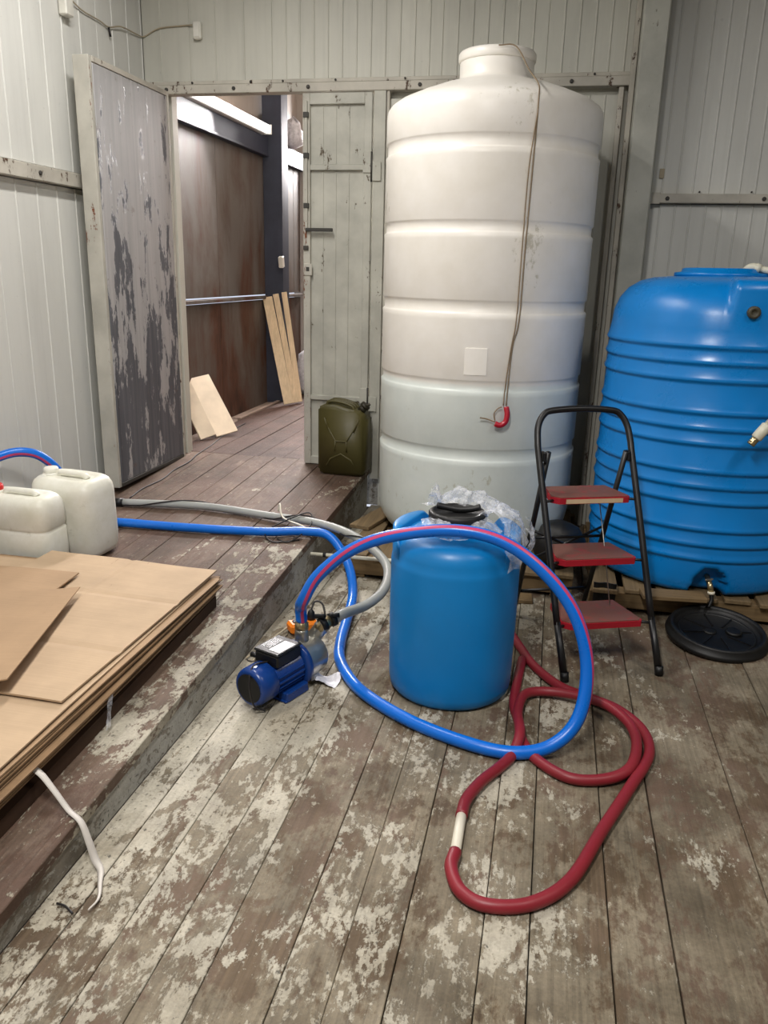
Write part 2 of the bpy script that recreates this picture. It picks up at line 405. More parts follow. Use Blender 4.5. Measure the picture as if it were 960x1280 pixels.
def spline(ctrl, n=10):
    P = [Vector(c) for c in ctrl]; P = [P[0]*2-P[1]]+P+[P[-1]*2-P[-2]]; out = []
    for i in range(1, len(P)-2):
        p0, p1, p2, p3 = P[i-1:i+3]
        for k in range(n):
            t = k/n
            out.append(0.5*((2*p1)+(p2-p0)*t+(2*p0-5*p1+4*p2-p3)*t*t+(3*p1-p0-3*p2+p3)*t**3))
    out.append(P[-2]); return out
def Tm(x, y, z): return Matrix.Translation((x, y, z))
def Rm(ax, deg): return Matrix.Rotation(math.radians(deg), 4, ax)
def frame(o, x, y, z):
    m = Matrix((Vector(x), Vector(y), Vector(z))).transposed().to_4x4(); m.translation = Vector(o); return m
def align(p0, p1):   # matrix: local z runs from p0 to p1
    d = Vector(p1)-Vector(p0); q = d.to_track_quat('Z', 'Y').to_matrix().to_4x4(); q.translation = Vector(p0); return q

def meta(o, label=None, cat=None, group=None, kind=None):
    if label: o['label'] = label
    if cat: o['category'] = cat
    if group: o['group'] = group
    if kind: o['kind'] = kind
    return o
def root(name, loc, label=None, cat=None, group=None, kind=None, rz=0.0):
    o = bpy.data.objects.new(name, None); COL.objects.link(o); o.empty_display_size = 0.1
    o.matrix_world = Tm(*loc) @ Matrix.Rotation(rz, 4, 'Z')
    return meta(o, label, cat, group, kind)
def world_of(o):
    m = o.matrix_basis.copy()
    while o.parent: o = o.parent; m = o.matrix_basis @ m
    return m
def part(name, mb, mat, parent, label=None, kind=None):
    me = mb.mesh(name, mat, world_of(parent).inverted())
    o = bpy.data.objects.new(name, me); COL.objects.link(o); o.parent = parent
    return meta(o, label, None, None, kind)
def solo(name, mb, mat, label=None, cat=None, group=None, kind=None, loc=None):
    if loc is None:
        xs = [q.x for q in mb.v]; ys = [q.y for q in mb.v]; zs = [q.z for q in mb.v]
        loc = ((min(xs)+max(xs))/2, (min(ys)+max(ys))/2, min(zs))
    me = mb.mesh(name, mat, Tm(*loc).inverted())
    o = bpy.data.objects.new(name, me); COL.objects.link(o); o.location = loc
    return meta(o, label, cat, group, kind)
def box_part(name, b, mat, parent, ch=0.0, M=None, label=None):
    return part(name, MB().box(*b, M=M, ch=ch), mat, parent, label)

# ------------------------------------------------------------------ the shell of the store room
XL, YB, CEIL = -2.567, 5.0, 3.55
XR, YF = 3.3, -2.6
def zp(y): return 0.04+0.046*max(0.0, min(y, 4.95))          # the raised deck climbs slightly towards the back

# floor of loose boards
floor = root('floor', (0, 0, 0), 'worn boards with flaking cream paint, lower floor', None, None, 'structure')
box_part('subfloor', (-1.16, XR, YF, YB+0.12, -0.12, -0.035), 'concrete', floor)
seams = [-1.117, -1.019, -0.884, -0.757, -0.64, -0.477, -0.36, -0.237, -0.052, 0.058, 0.245, 0.39, 0.646, 0.863, 1.03, 1.19, 1.37, 1.52, 1.70, 1.88, 2.05, 2.24, 2.41, 2.60, 2.77, 2.95, 3.13, XR]
for i in range(len(seams)-1):
    a, b = seams[i], seams[i+1]; g = random.uniform(0.0015, 0.0042)
    dz = random.uniform(-0.003, 0.003)
    box_part('plank', (a+g*0.5, b-g*0.5, YF, YB+0.06, -0.035, dz), 'floor', floor, 0.0018)

# raised deck on the left, running through the doorway into the passage
deck = root('platform_floor', (-1.9, 2, 0), 'raised board deck on the left that runs through the doorway', None, None, 'structure')
dse = [XL, -2.41, -2.26, -2.10, -1.95, -1.80, -1.63, -1.455, -1.29, -1.112]
def slope_plank(x0, x1, dz, th, y0=YF, y1=YB+0.1):
    m = MB(); c = 0.002
    pr = [(y0, zp(y0)), (0.0, zp(0)), (4.95, zp(4.95)), (y1, zp(4.95))]
    vs = []
    for (y, z) in pr:
        vs += [(x0, y, z-th), (x0, y, z+dz-c), (x0+c, y, z+dz), (x1-c, y, z+dz), (x1, y, z+dz-c), (x1, y, z-th)]
    fs = []
    for i in range(3):
        for k in range(6):
            k2 = (k+1) % 6; fs.append((i*6+k, (i+1)*6+k, (i+1)*6+k2, i*6+k2))
    fs += [(0, 1, 2, 3, 4, 5), (23, 22, 21, 20, 19, 18)]
    return m.add(vs, fs)
for i in range(len(dse)-1):
    g = random.uniform(0.0015, 0.0035)
    part('plank', slope_plank(dse[i]+g*.5, dse[i+1]-g*.5, random.uniform(-0.003, 0.002), 0.035), 'deck', deck)
# edge board of the step, its nosing and the joist face below it
def strip(x0, x1, ztop, zbot, y1=4.93):
    m = MB(); vs = []
    for y in (YF, 0.0, y1): vs += [(x0, y, zbot), (x0, y, zp(y)+ztop), (x1, y, zp(y)+ztop), (x1, y, zbot)]
    fs = [(0, 1, 2, 3), (11, 10, 9, 8)]
    for i in (0, 4): fs += [(i+k, i+4+k, i+4+(k+1) % 4, i+(k+1) % 4) for k in range(4)]
    return m.add(vs, fs)
part('riser_board', strip(-1.145, -1.116, -0.036, 0.0), 'kerb', deck)
box_part('end_board', (-1.16, -1.02, YB+0.055, YB+0.09, 0, 0.4), 'kerb', deck)

# ribbed sheet panels
def ribbed(u0, u1, z0, z1, ribs, to3, amp=0.0045, w=0.010):
    """sheet with raised vertical ribs; to3(u, z, d) gives the world point, d towards the room"""
    us = [(u0, -0.004), (u0+0.003, 0.0)]
    for r in sorted(ribs):
        if u0+0.012 < r < u1-0.012: us += [(r-w*.6, 0), (r-w*.25, amp), (r+w*.25, amp), (r+w*.6, 0)]
    us += [(u1-0.003, 0.0), (u1, -0.004)]
    m = MB(); vs = []; fs = []; n = len(us)
    for z in (z0, z1):
        for (u, d) in us: vs.append(to3(u, z, d))
    for i in range(n-1): fs.append((i, i+1, n+i+1, n+i))
    back = [to3(u0, z0, -0.05), to3(u1, z0, -0.05), to3(u1, z1, -0.05), to3(u0, z1, -0.05)]
    o = len(vs); vs += back
    fs += [(o+3, o+2, o+1, o), (0, n, o+3, o), (n-1, o+1, o+2, 2*n-1), tuple(list(range(n-1, -1, -1))+[o, o+1]), tuple(list(range(n, 2*n))+[o+2, o+3])]
    return m.add(vs, fs)
backw = root('wall_back', (0, YB, 0), 'grey-white ribbed sheet wall behind the tanks', None, None, 'structure')
tb = lambda u, z, d: (u, YB-d, z)
box_part('sheathing', (XL-0.12, -2.42, YB+0.05, YB+0.12, 0, CEIL), 'wall_back', backw)
box_part('sheathing', (-2.42, -1.07, YB+0.05, YB+0.12, 2.52, CEIL), 'wall_back', backw)
box_part('sheathing', (-1.07, XR, YB+0.05, YB+0.12, 0, CEIL), 'wall_back', backw)
part('wall_panel', ribbed(XL, -2.263, 2.56, CEIL, [-2.45], tb), 'wall_back', backw)
part('wall_panel', ribbed(-2.263, -1.748, 2.56, CEIL, [-2.1, -1.921], tb), 'wall_back', backw)
part('wall_panel', ribbed(-1.748, -0.743, 2.56, CEIL, [-1.748+0.0845*k for k in range(1, 12)], tb), 'wall_back', backw)
part('wall_panel', ribbed(-0.743, -0.165, 2.56, CEIL, [-0.743+0.083*k for k in range(1, 7)], tb), 'wall_back', backw)
part('wall_panel', ribbed(-0.165, 0.36, 2.56, CEIL, [-0.165+0.083*k for k in range(1, 6)], tb), 'wall_back', backw)
part('wall_panel', ribbed(-1.04, -0.165, 0, 2.46, [-1.04+0.0845*k for k in range(1, 10)], tb), 'wall_back', backw)
part('wall_panel', ribbed(-0.165, 0.36, 0, 2.46, [-0.165+0.083*k for k in range(1, 6)], tb), 'wall_back', backw)
part('wall_panel', ribbed(XL, -2.44, 0.2, 2.46, [], tb), 'wall_back', backw)
for (a, b) in ((0.36, 1.35), (1.35, 2.35), (2.35, XR)):
    rb = [a+0.081*k for k in range(1, 13)]
    part('wall_panel', ribbed(a, b, 1.955, CEIL, rb, tb), 'wall', backw)
    part('wall_panel', ribbed(a, b, 0, 1.90, rb, tb), 'wall', backw)
leftw = root('wall_left', (XL, 1, 0), 'grey-white ribbed sheet wall on the left', None, None, 'structure')
tl = lambda u, z, d: (XL+d, u, z)
box_part('sheathing', (XL-0.12, XL-0.05, YF, YB+0.12, 0, CEIL), 'wall', leftw)
yy = [YF, -1.6, -0.6, 0.47, 1.47, 2.47, 3.47, 4.48, YB]
for i in range(len(yy)-1):
    a, b = yy[i], yy[i+1]
    rb = [a+0.1685*k for k in range(1, 7) if a+0.1685*k < b]
    part('wall_panel', ribbed(a, b, 1.97, CEIL, rb, tl), 'wall', leftw)
    part('wall_panel', ribbed(a, b, 0.0, 1.885, rb, tl), 'wall', leftw)
rightw = root('wall_right', (XR, 1, 0), 'grey-white ribbed sheet wall on the right', None, None, 'structure')
tr = lambda u, z, d: (XR-d, u, z)
box_part('sheathing', (XR+0.05, XR+0.12, YF, YB+0.12, 0, CEIL), 'wall', rightw)
for a in range(8):
    y0 = YF+0.95*a
    part('wall_panel', ribbed(y0, y0+0.95, 0, CEIL, [y0+0.158*k for k in range(1, 6)], tr), 'wall_dim', rightw)
frontw = root('wall_front', (0, YF, 0), 'grey-white ribbed sheet wall behind the viewer', None, None, 'structure')
tf = lambda u, z, d: (u, YF+d, z)
box_part('sheathing', (XL, XR, YF-0.12, YF-0.05, 0, CEIL), 'wall', frontw)
for a in range(6):
    x0 = XL+0.978*a
    part('wall_panel', ribbed(x0, x0+0.978, 0, CEIL, [x0+0.163*k for k in range(1, 6)], tf), 'wall_dim', frontw)
ceil = root('ceiling', (0, 1, CEIL), 'grey sheet ceiling of the store room', None, None, 'structure')
for a in range(6):
    x0 = XL+0.978*a
    box_part('ceiling_panel', (x0+0.002, x0+0.976, YF, YB+0.12, CEIL, CEIL+0.06), 'ceiling', ceil)

# rails and header
def bolt_row(parent, pts, axis, r=0.011):
    for p in pts:
        d = {'y': (0, -0.012, 0), 'x': (0.012, 0, 0)}[axis]
        part('bolt', MB().lathe([(r, 0), (r, 0.007), (r*.6, 0.010)], 8, align(p, Vector(p)+Vector(d)), smooth=False), 'steel_dark', parent)
head = root('trim_1', (-1.1, YB, 2.5), 'painted steel header rail over the doorway and white tank', None, None, 'structure')
box_part('rail', (XL+0.01, 0.36, YB-0.032, YB+0.05, 2.50, 2.548), 'rail', head, 0.003)
box_part('flange', (XL+0.03, 0.34, YB-0.012, YB+0.02, 2.552, 2.572), 'rail', head, 0.002)
bolt_row(head, [(x, YB-0.032, 2.524) for x in (-2.41, -1.98, -1.52, -0.86, -0.02)], 'y')
bolt_row(head, [(x, YB-0.012, 2.562) for x in (-2.25, -1.88, -1.68, -1.36, -0.95, 0.1)], 'y', 0.006)
rl = root('trim_2', (XL, 2, 1.9), 'painted steel rail along the left wall', None, None, 'structure')
box_part('rail', (XL-0.02, XL+0.045, YF, 4.6, 1.89, 1.96), 'rail', rl, 0.003)
bolt_row(rl, [(XL+0.045, y, 1.925) for y in (1.2, 2.4, 3.78, 4.3)], 'x')
rr = root('trim_3', (1.6, YB, 1.9), 'painted steel rail on the back wall above the blue tank', None, None, 'structure')
box_part('rail', (0.45, XR, YB-0.05, YB+0.03, 1.905, 1.953), 'rail', rr, 0.003)
box_part('end_plate', (0.452, 0.51, YB-0.056, YB-0.05, 1.90, 1.958), 'rail', rr)
bolt_row(rr, [(x, YB-0.05, 1.928) for x in (0.55, 1.05, 1.6, 2.3)], 'y')
bolt_row(rr, [(x, YB-0.006, 1.966) for x in (0.72, 0.99, 1.25)], 'y', 0.005)
cl = root('column', (0.385, 4.88, 0), 'pale painted steel column between the white and blue tanks', None, None, 'structure')
box_part('shaft', (0.315, 0.445, 4.80, 4.94, 0, CEIL), 'column', cl, 0.006)
box_part('back_flange', (0.285, 0.312, 4.92, 4.99, 0, CEIL), 'rail', cl, 0.003)
box_part('back_flange', (0.235, 0.262, 4.955, 4.995, 0, 2.49), 'rail', cl, 0.003)
box_part('gusset', (0.44, 0.462, 4.93, 4.995, 0, CEIL), 'column', cl, 0.003)

# ------------------------------------------------------------------ open steel door on the left
d1 = root('door_1', (-2.4, 4.95, 0.26), 'open grey steel door with peeling paint, folded back along the left wall', None, None, 'structure')
DX0, DX1, DY0, DY1, DZ0, DZ1 = -2.487, -2.397, 4.085, 4.955, 0.262, 2.512
box_part('leaf_core', (DX0+0.012, DX1-0.012, DY0+0.004, DY1, DZ0+0.004, DZ1-0.004), 'steel_dark', d1)
box_part('edge_channel', (DX0, DX1-0.001, DY0, DY0+0.03, DZ0, DZ1), 'door_frame', d1, 0.003)
box_part('face_sheet', (DX1-0.012, DX1, DY0+0.034, DY1-0.022, DZ0+0.026, DZ1-0.03), 'peel', d1, 0.002)
box_part('frame_bar', (DX1-0.014, DX1+0.004, DY1-0.02, DY1, DZ0, DZ1), 'rail', d1, 0.002)
box_part('frame_bar', (DX1-0.014, DX1+0.004, DY0+0.03, DY1-0.02, DZ1-0.028, DZ1), 'rail', d1, 0.002)
box_part('frame_bar', (DX1-0.014, DX1+0.002, DY0+0.03, DY1-0.02, DZ0, DZ0+0.024), 'steel_dark', d1, 0.002)
box_part('back_sheet', (DX0, DX0+0.011, DY0+0.034, DY1, DZ0+0.01, DZ1-0.01), 'door_leaf', d1)
# ------------------------------------------------------------------ closed narrow leaf
d2 = root('door_2', (-1.33, YB, 0.27), 'narrow closed pale door leaf beside the white tank', None, None, 'structure')
LX0, LX1, LZ0, LZ1 = -1.556, -1.135, 0.275, 2.492
yf = YB-0.03
box_part('leaf_sheet', (LX0+0.02, LX1-0.02, YB-0.008, YB+0.03, LZ0+0.01, LZ1-0.01), 'door_leaf', d2)
box_part('stile', (LX0, LX0+0.045, yf, YB+0.03, LZ0, LZ1), 'door_frame', d2, 0.003)
box_part('stile', (LX1-0.045, LX1, yf, YB+0.03, LZ0, LZ1), 'door_leaf', d2, 0.003)
box_part('cross_rail', (LX0+0.045, LX1-0.045, yf, YB+0.03, LZ1-0.06, LZ1), 'door_leaf', d2, 0.003)
box_part('cross_rail', (LX0+0.045, LX1-0.045, yf, YB+0.03, LZ0, LZ0+0.05), 'door_leaf', d2, 0.003)
box_part('cross_rail', (LX0+0.045, LX1-0.045, yf, YB+0.03, 2.075, 2.107), 'door_leaf', d2, 0.003)
box_part('cross_rail', (LX0+0.045, LX1-0.045, yf, YB+0.03, 0.70, 0.73), 'door_leaf', d2, 0.003)
for x in (LX0+0.12, LX0+0.20, LX0+0.28):
    box_part('rib', (x-0.003, x+0.003, YB-0.012, YB-0.006, LZ0+0.06, LZ1-0.06), 'door_leaf', d2)
box_part('bolt_handle', (LX0+0.02, LX0+0.19, yf-0.022, yf-0.004, 1.728, 1.748), 'steel_dark', d2, 0.003)
box_part('rod', (LX0+0.016, LX0+0.032, yf-0.014, yf, 1.74, 2.45), 'door_frame', d2, 0.002)
for z in (1.86, 2.14, 2.36): box_part('rod_guide', (LX0+0.008, LX0+0.04, yf-0.018, yf, z, z+0.03), 'steel_dark', d2, 0.002)
lt = box_part('latch_plate', (LX0+0.002, LX0+0.058, yf-0.006, yf, 1.47, 1.54), 'door_frame', d2, 0.002)
box_part('keyhole', (LX0+0.02, LX0+0.04, yf-0.008, yf-0.005, 1.495, 1.52), 'steel_dark', lt)
box_part('keeper', (LX0+0.004, LX0+0.035, yf-0.012, yf, 1.62, 1.645), 'steel_dark', d2, 0.002)
for (z, hz) in ((2.06, 0.11), (0.69, 0.10)):
    hg = box_part('hinge', (LX1-0.05, LX1+0.002, yf-0.008, yf, z, z+hz), 'door_leaf', d2, 0.002)
    box_part('hinge_leaf', (LX1+0.004, LX1+0.06, yf-0.008, yf, z-0.045, z+hz-0.05), 'door_leaf', hg, 0.002)
    part('hinge_pin', MB().tube([(LX1+0.003, yf-0.008, z-0.05), (LX1+0.003, yf-0.008, z+hz+0.005)], 0.006, 8), 'steel_dark', hg)
fr = root('trim_4', (-1.09, YB, 0.27), 'pale door post between the narrow leaf and white tank', None, None, 'structure')
box_part('post', (-1.125, -1.055, YB-0.028, YB+0.05, 0.2, 2.50), 'door_leaf', fr, 0.003)
box_part('cover_strip', (-1.052, -1.035, YB-0.02, YB+0.05, 0.2, 2.50), 'rail', fr, 0.002)
# ------------------------------------------------------------------ passage behind the doorway
pz = zp(5)
pf = root('passage_floor', (-1.5, 7.5, pz), 'brown board floor of the passage behind the doorway', None, None, 'structure')
xs = [-2.56, -2.44, -2.28, -2.1, -1.93, -1.75, -1.57, -1.4, -1.22, -1.04, -0.86, -0.68, -0.5, -0.3, 0.1, 0.6]
for i in range(len(xs)-1):
    dz = random.uniform(-0.004, 0.003)
    box_part('plank', (xs[i]+0.001, xs[i+1]-0.001, YB+0.1, 9.6, pz-0.04, pz+dz), 'passage_boards', pf, 0.002)
for k, (x0, x1, y0, y1, dz) in enumerate(((-2.70, -2.565, 5.15, 6.5, -0.02), (-2.70, -2.60, 6.5, 9.6, -0.01), (-2.60, -2.565, 6.4, 9.6, 0.012))):
    box_part('edge_plank', (x0, x1, y0, y1, pz-0.05, pz+dz), 'old_edge', pf, 0.004)
pw = root('wall_passage', (-2.7, 7, 0), 'rust-streaked steel sheet wall of the passage', None, None, 'structure')
for (y0, y1) in ((5.12, 6.35), (6.35, 7.45), (7.45, 8.3), (8.3, 8.52)):
    box_part('rust_sheet', (-2.74, -2.70, y0+0.002, y1-0.002, 0.1, 1.225), 'rust', pw, 0.003)
    box_part('rust_sheet', (-2.74, -2.70, y0+0.002, y1-0.002, 1.275, 2.47), 'rust', pw, 0.003)
box_part('shelf_angle', (-2.74, -2.665, 5.12, 8.5, 1.235, 1.262), 'rust', pw, 0.003)
box_part('beam', (-2.74, -2.65, 5.12, 8.55, 2.49, 2.63), 'blue_steel', pw, 0.004)
box_part('beam_flange', (-2.74, -2.64, 5.12, 8.55, 2.47, 2.49), 'blue_steel', pw, 0.003)
box_part('upper_sheet', (-2.78, -2.74, 5.12, 9.6, 2.62, 3.4), 'upper_wall', pw)
box_part('stanchion', (-2.70, -2.52, 7.42, 7.50, 0.15, 3.35), 'blue_steel', pw, 0.004)
box_part('stanchion_web', (-2.70, -2.56, 7.50, 7.72, 0.15, 3.35), 'blue_steel', pw, 0.004)
for (x0, x1, z0, z1) in ((-2.78, 0.6, 0, 2.35), (-2.78, 0.6, 3.2, 3.4), (-1.9, 0.6, 2.35, 3.2)):
    box_part('far_sheet', (x0, x1, 9.6, 9.66, z0, z1), 'upper_wall', pw)
box_part('far_post', (-2.78, -2.66, 8.55, 9.6, 0.1, 3.4), 'upper_wall', pw)
box_part('side_sheet', (-0.2, -0.14, 5.12, 9.6, 0, 3.4), 'rust', pw)
box_part('lining_sheet', (XL-0.2, XL-0.12, YB-0.05, 5.13, 0, 3.4), 'upper_wall', pw)
box_part('roof_sheet', (-2.8, 0.6, 5.1, 9.66, 3.4, 3.45), 'upper_wall', pw)
lp = root('strip_lamp', (-2.62, 6.45, 2.64), 'glowing white strip lamp above the rusty passage wall', 'lamp')
box_part('housing', (-2.70, -2.61, 5.55, 7.28, 2.635, 2.70), 'lamp_body', lp, 0.004)
box_part('diffuser', (-2.615, -2.565, 5.56, 7.27, 2.64, 2.705), 'tube_glow', lp, 0.012)
box_part('end_cap', (-2.66, -2.56, 7.27, 7.285, 2.63, 2.71), 'lamp_body', lp, 0.003)
solo('wall_socket', MB().box(-2.545, -2.50, 7.36, 7.41, 1.52, 1.62, Tm(-2.52, 7.39, 1.57) @ Rm('X', 14) @ Tm(2.52, -7.39, -1.57), 0.006), 'switch', 'small white box hanging on the dark stanchion in the passage', 'box')
solo('insulation_scrap', MB().lathe([(0.02, 0), (0.09, 0.03), (0.11, 0.13), (0.07, 0.22), (0.01, 0.25)], 9, Tm(-2.62, 8.05, 2.62), mod=lambda q, a: q*(1+0.18*math.sin(5*a+q.z*30))), 'film_white', 'crumpled white wrap on the beam behind the stanchion', 'plastic wrap')
def leaning(name, foot, top, w, th, wd, mat, label, cat, group):
    p0, p1 = Vector(foot), Vector(top); z = (p1-p0); L = z.length; z.normalize()
    x = Vector(wd); x = (x-z*x.dot(z)).normalized(); y = z.cross(x)
    return solo(name, MB().box(-w/2, w/2, -th/2, th/2, 0, L, frame(p0, x, y, z), 0.002), mat, label, cat, group)
g1 = 'boards leaning in the passage'
leaning('shelf_board', (-2.385, 5.66, pz+0.02), (-2.672, 5.80, 0.69), 0.19, 0.016, (0.5, 0.55, 0), 'melamine', 'cream board leaning on the rusty wall, front one of two', 'board', g1)
leaning('shelf_board', (-2.47, 5.50, pz+0.02), (-2.68, 5.56, 0.66), 0.13, 0.016, (0.5, 0.55, 0), 'melamine', 'cream board leaning on the rusty wall, partly behind another', 'board', g1)
g2 = 'sawn timbers leaning on the stanchion'
leaning('timber', (-2.405, 7.20, pz+0.02), (-2.66, 7.37, 1.25), 0.09, 0.03, (0.9, 0.3, 0), 'fresh_wood', 'leftmost pale sawn timber leaning by the dark stanchion', 'timber', g2)
leaning('timber', (-2.365, 7.30, pz+0.02), (-2.585, 7.39, 1.28), 0.055, 0.03, (0.9, 0.3, 0), 'fresh_wood', 'middle pale sawn timber leaning by the dark stanchion', 'timber', g2)
leaning('timber', (-2.345, 7.36, pz+0.02), (-2.505, 7.40, 1.30), 0.05, 0.03, (0.9, 0.3, 0), 'fresh_wood', 'rightmost pale sawn timber leaning by the dark stanchion', 'timber', g2)
solo('film_bundle', MB().lathe([(0.10, 0), (0.17, 0.06), (0.16, 0.25), (0.12, 0.40), (0.04, 0.47)], 14, Tm(-2.44, 8.05, pz), mod=lambda q, a: Vector((q.x*(1+.14*math.sin(4*a+20*q.z)), q.y*(1+.14*math.cos(5*a-18*q.z)), q.z))), 'film_white', 'crumpled white film bundle on the passage floor by the timbers', 'plastic film')

# ------------------------------------------------------------------ ceiling lamps of the store room
for i, (x, y, z, pw_) in enumerate(LAMPS):
    r_ = root('ceiling_lamp', (x, y, z-0.06), ('white tube lamp on the ceiling above the viewer', 'white tube lamp on the ceiling at the right', 'white tube lamp on the ceiling before the doorway')[i], 'lamp', 'ceiling lamps')
    box_part('housing', (x-0.09, x+0.09, y-0.65, y+0.65, z-0.05, z+0.03), 'lamp_body', r_, 0.005)
    for s in (-0.04, 0.04):
        part('tube', MB().tube([(x+s, y-0.6, z-0.058), (x+s, y+0.6, z-0.058)], 0.013, 8), 'tube_glow', r_)
    for s in (-0.45, 0.45):
        box_part('bracket', (x-0.02, x+0.02, y+s-0.02, y+s+0.02, z+0.03, CEIL), 'lamp_body', r_)

# ------------------------------------------------------------------ wall boxes and cable
solo('sensor_box', MB().box(XL+0.004, XL+0.05, 4.12, 4.19, 2.70, 2.83, None, 0.006), 'switch', 'white plastic box high on the left wall', 'sensor')
sb = root('sensor_box', (-2.20, YB, 2.79), 'white plastic box high on the back wall above the doorway', 'sensor')
box_part('housing', (-2.226, -2.176, YB-0.04, YB-0.004, 2.79, 2.885), 'switch', sb, 0.008)
box_part('cover', (-2.219, -2.183, YB-0.044, YB-0.039, 2.80, 2.875), 'switch', sb, 0.002)
wc = spline([(XL+0.02, 4.19, 2.80), (XL+0.012, 4.33, 2.775), (XL+0.012, 4.5, 2.772), (XL+0.012, 4.59, 2.765), (XL+0.02, 4.72, 2.80), (XL+0.012, 4.9, 2.81), (XL+0.02, YB-0.012, 2.818), (-2.45, YB-0.01, 2.858), (-2.3, YB-0.01, 2.868), (-2.226, YB-0.02, 2.868)], 6)
wr = root('wall_cable', (XL+0.02, 4.6, 2.7), 'thin grey cable running round the corner between two white boxes', 'cable')
part('cable', MB().tube(wc, 0.004, 6), 'wire_tan', wr)
part('cable_clip', MB().tube([(XL+0.012, 4.59, 2.765), (XL+0.014, 4.60, 2.72)], 0.006, 6), 'wire', wr)

solo('wall_tag', MB().box(0.498, 0.523, YB-0.012, YB-0.006, 2.035, 2.085, None, 0.002), 'wire_tan', 'tiny tan plate on the wall beside the column', 'plate')

# ------------------------------------------------------------------ pallets
def pallet(x0, x1, y0, y1, label, zt=0.13, rz=0.0):
    r_ = root('pallet', ((x0+x1)/2, (y0+y1)/2, 0), label, 'pallet', 'pallets under the tanks')
    for y in (y0+0.02, (y0+y1)/2-0.04, y1-0.1):
        box_part('bearer', (x0+random.uniform(-.02, .02), x1+random.uniform(-.02, .02), y, y+0.08, 0.022, zt-0.022), 'pallet', r_, 0.003)
    for x in (x0+0.02, (x0+x1)/2-0.05, x1-0.12):
        box_part('foot_board', (x, x+0.1, y0+0.03, y1-0.02, 0.002, 0.021), 'pallet_y', r_, 0.002)
    n = 8; wd = (x1-x0)/n
    for k in range(n):
        a = x0+wd*k; j = random.uniform(-0.02, 0.02)
        box_part('deck_board', (a+0.016, a+wd-0.016, y0+j, y1+j, zt-0.021, zt+random.uniform(-0.001, 0.0)), 'pallet_y', r_, 0.003)
    return r_
pallet(-0.97, 0.20, 3.70, 4.88, 'wooden pallet under the tall white tank')
pallet(0.255, 1.42, 3.60, 4.68, 'wooden pallet under the ribbed blue tank', 0.12)
solo('loose_board', MB().box(-0.3, 0.3, -0.045, 0.045, 0, 0.022, Tm(-0.30, 3.62, 0.002) @ Rm('Z', 4), 0.003), 'pallet', 'loose board on the floor in front of the white tank pallet', 'board')
solo('loose_board', MB().box(-0.14, 0.14, -0.05, 0.05, 0, 0.02, Tm(0.62, 3.56, 0.122) @ Rm('Z', 6), 0.003), 'pallet', 'short wood offcut lying on the pallet below the blue tank', 'board')
solo('loose_board', MB().box(-0.30, 0.30, -0.06, 0.06, 0, 0.025, Tm(1.17, 3.40, 0.002) @ Rm('Z', 100), 0.003), 'pallet_y', 'reddish board on the floor right of the black lid', 'board')
solo('loose_board', MB().box(-0.06, 0.06, -0.30, 0.30, 0, 0.022, Tm(-0.90, 4.40, 0.133) @ Rm('Z', -14), 0.003), 'pallet_y', 'pale board poking out left of the white tank', 'board')

# ------------------------------------------------------------------ tall white tank
TX, TY, TR, TZ = -0.38, 4.383, 0.530, 0.135
wt = root('water_tank', (TX, TY, TZ), 'tall milky white cylindrical plastic tank with ringed grooves', 'tank')
def band(z0, z1, R, d=0.014):
    return [(R, z0-0.012), (R-d*0.6, z0-0.004), (R-d, z0+0.008), (R-d, z1-0.008), (R-d*.3, z1-0.001), (R+0.004, z1+0.006), (R+0.001, z1+0.025)]
prof = [(0.02, 0.0), (TR-0.16, 0.0), (TR-0.09, 0.012), (TR-0.045, 0.04), (TR-0.015, 0.09), (TR-0.002, 0.16)]
for (zt_, zb_) in ((0.675, 0.618), (1.010, 0.962), (1.382, 1.326), (1.738, 1.690), (2.102, 2.048)):
    a = zb_-TZ; b = zt_-TZ
    prof += [(TR, a-0.03), (TR+0.002, a-0.006), (TR-0.003, a), (TR-0.008, a+0.005), (TR-0.008, b-0.006), (TR-0.003, b), (TR, b+0.006)]
ZS = 2.255-TZ
prof += [(TR, ZS-0.03), (TR-0.004, ZS), (TR-0.02, ZS+0.022), (TR-0.06, ZS+0.048), (TR-0.14, ZS+0.082), (TR-0.24, ZS+0.118), (0.20, ZS+0.142), (0.184, ZS+0.150), (0.180, ZS+0.165), (0.180, ZS+0.228), (0.175, ZS+0.231)]
part('body', MB().lathe(prof, 72, Tm(TX, TY, TZ)), 'tank_white', wt)
zl = TZ+ZS+0.229
part('screw_lid', MB().lathe([(0.172, 0), (0.183, 0.002), (0.188, 0.010), (0.188, 0.036), (0.181, 0.046), (0.16, 0.050), (0.15, 0.044), (0.02, 0.045)], 48, Tm(TX, TY, zl)), 'tank_white', wt)
# moulded plate on the front
pl = MB(); vs = []; ang0 = math.atan2(-TY, -TX)
def cyl(a, z, d): return (TX+(TR+d)*math.cos(a), TY+(TR+d)*math.sin(a), z)
aa = [ang0-0.05+0.2*k/6-0.09 for k in range(7)]
for d in (0.0035, -0.012):
    for z in (1.04, 1.165):
        for a in aa: vs.append(cyl(a, z, d))
n = 7; fs = []
for k in range(6):
    fs += [(k, k+1, n+k+1, n+k), (2*n+k, 3*n+k, 3*n+k+1, 2*n+k+1), (k, 2*n+k, 2*n+k+1, k+1), (n+k, n+k+1, 3*n+k+1, 3*n+k)]
fs += [(0, n, 3*n, 2*n), (n-1, 3*n-1, 4*n-1, 2*n-1)]
part('moulded_plate', pl.add(vs, fs), 'tank_white', wt)
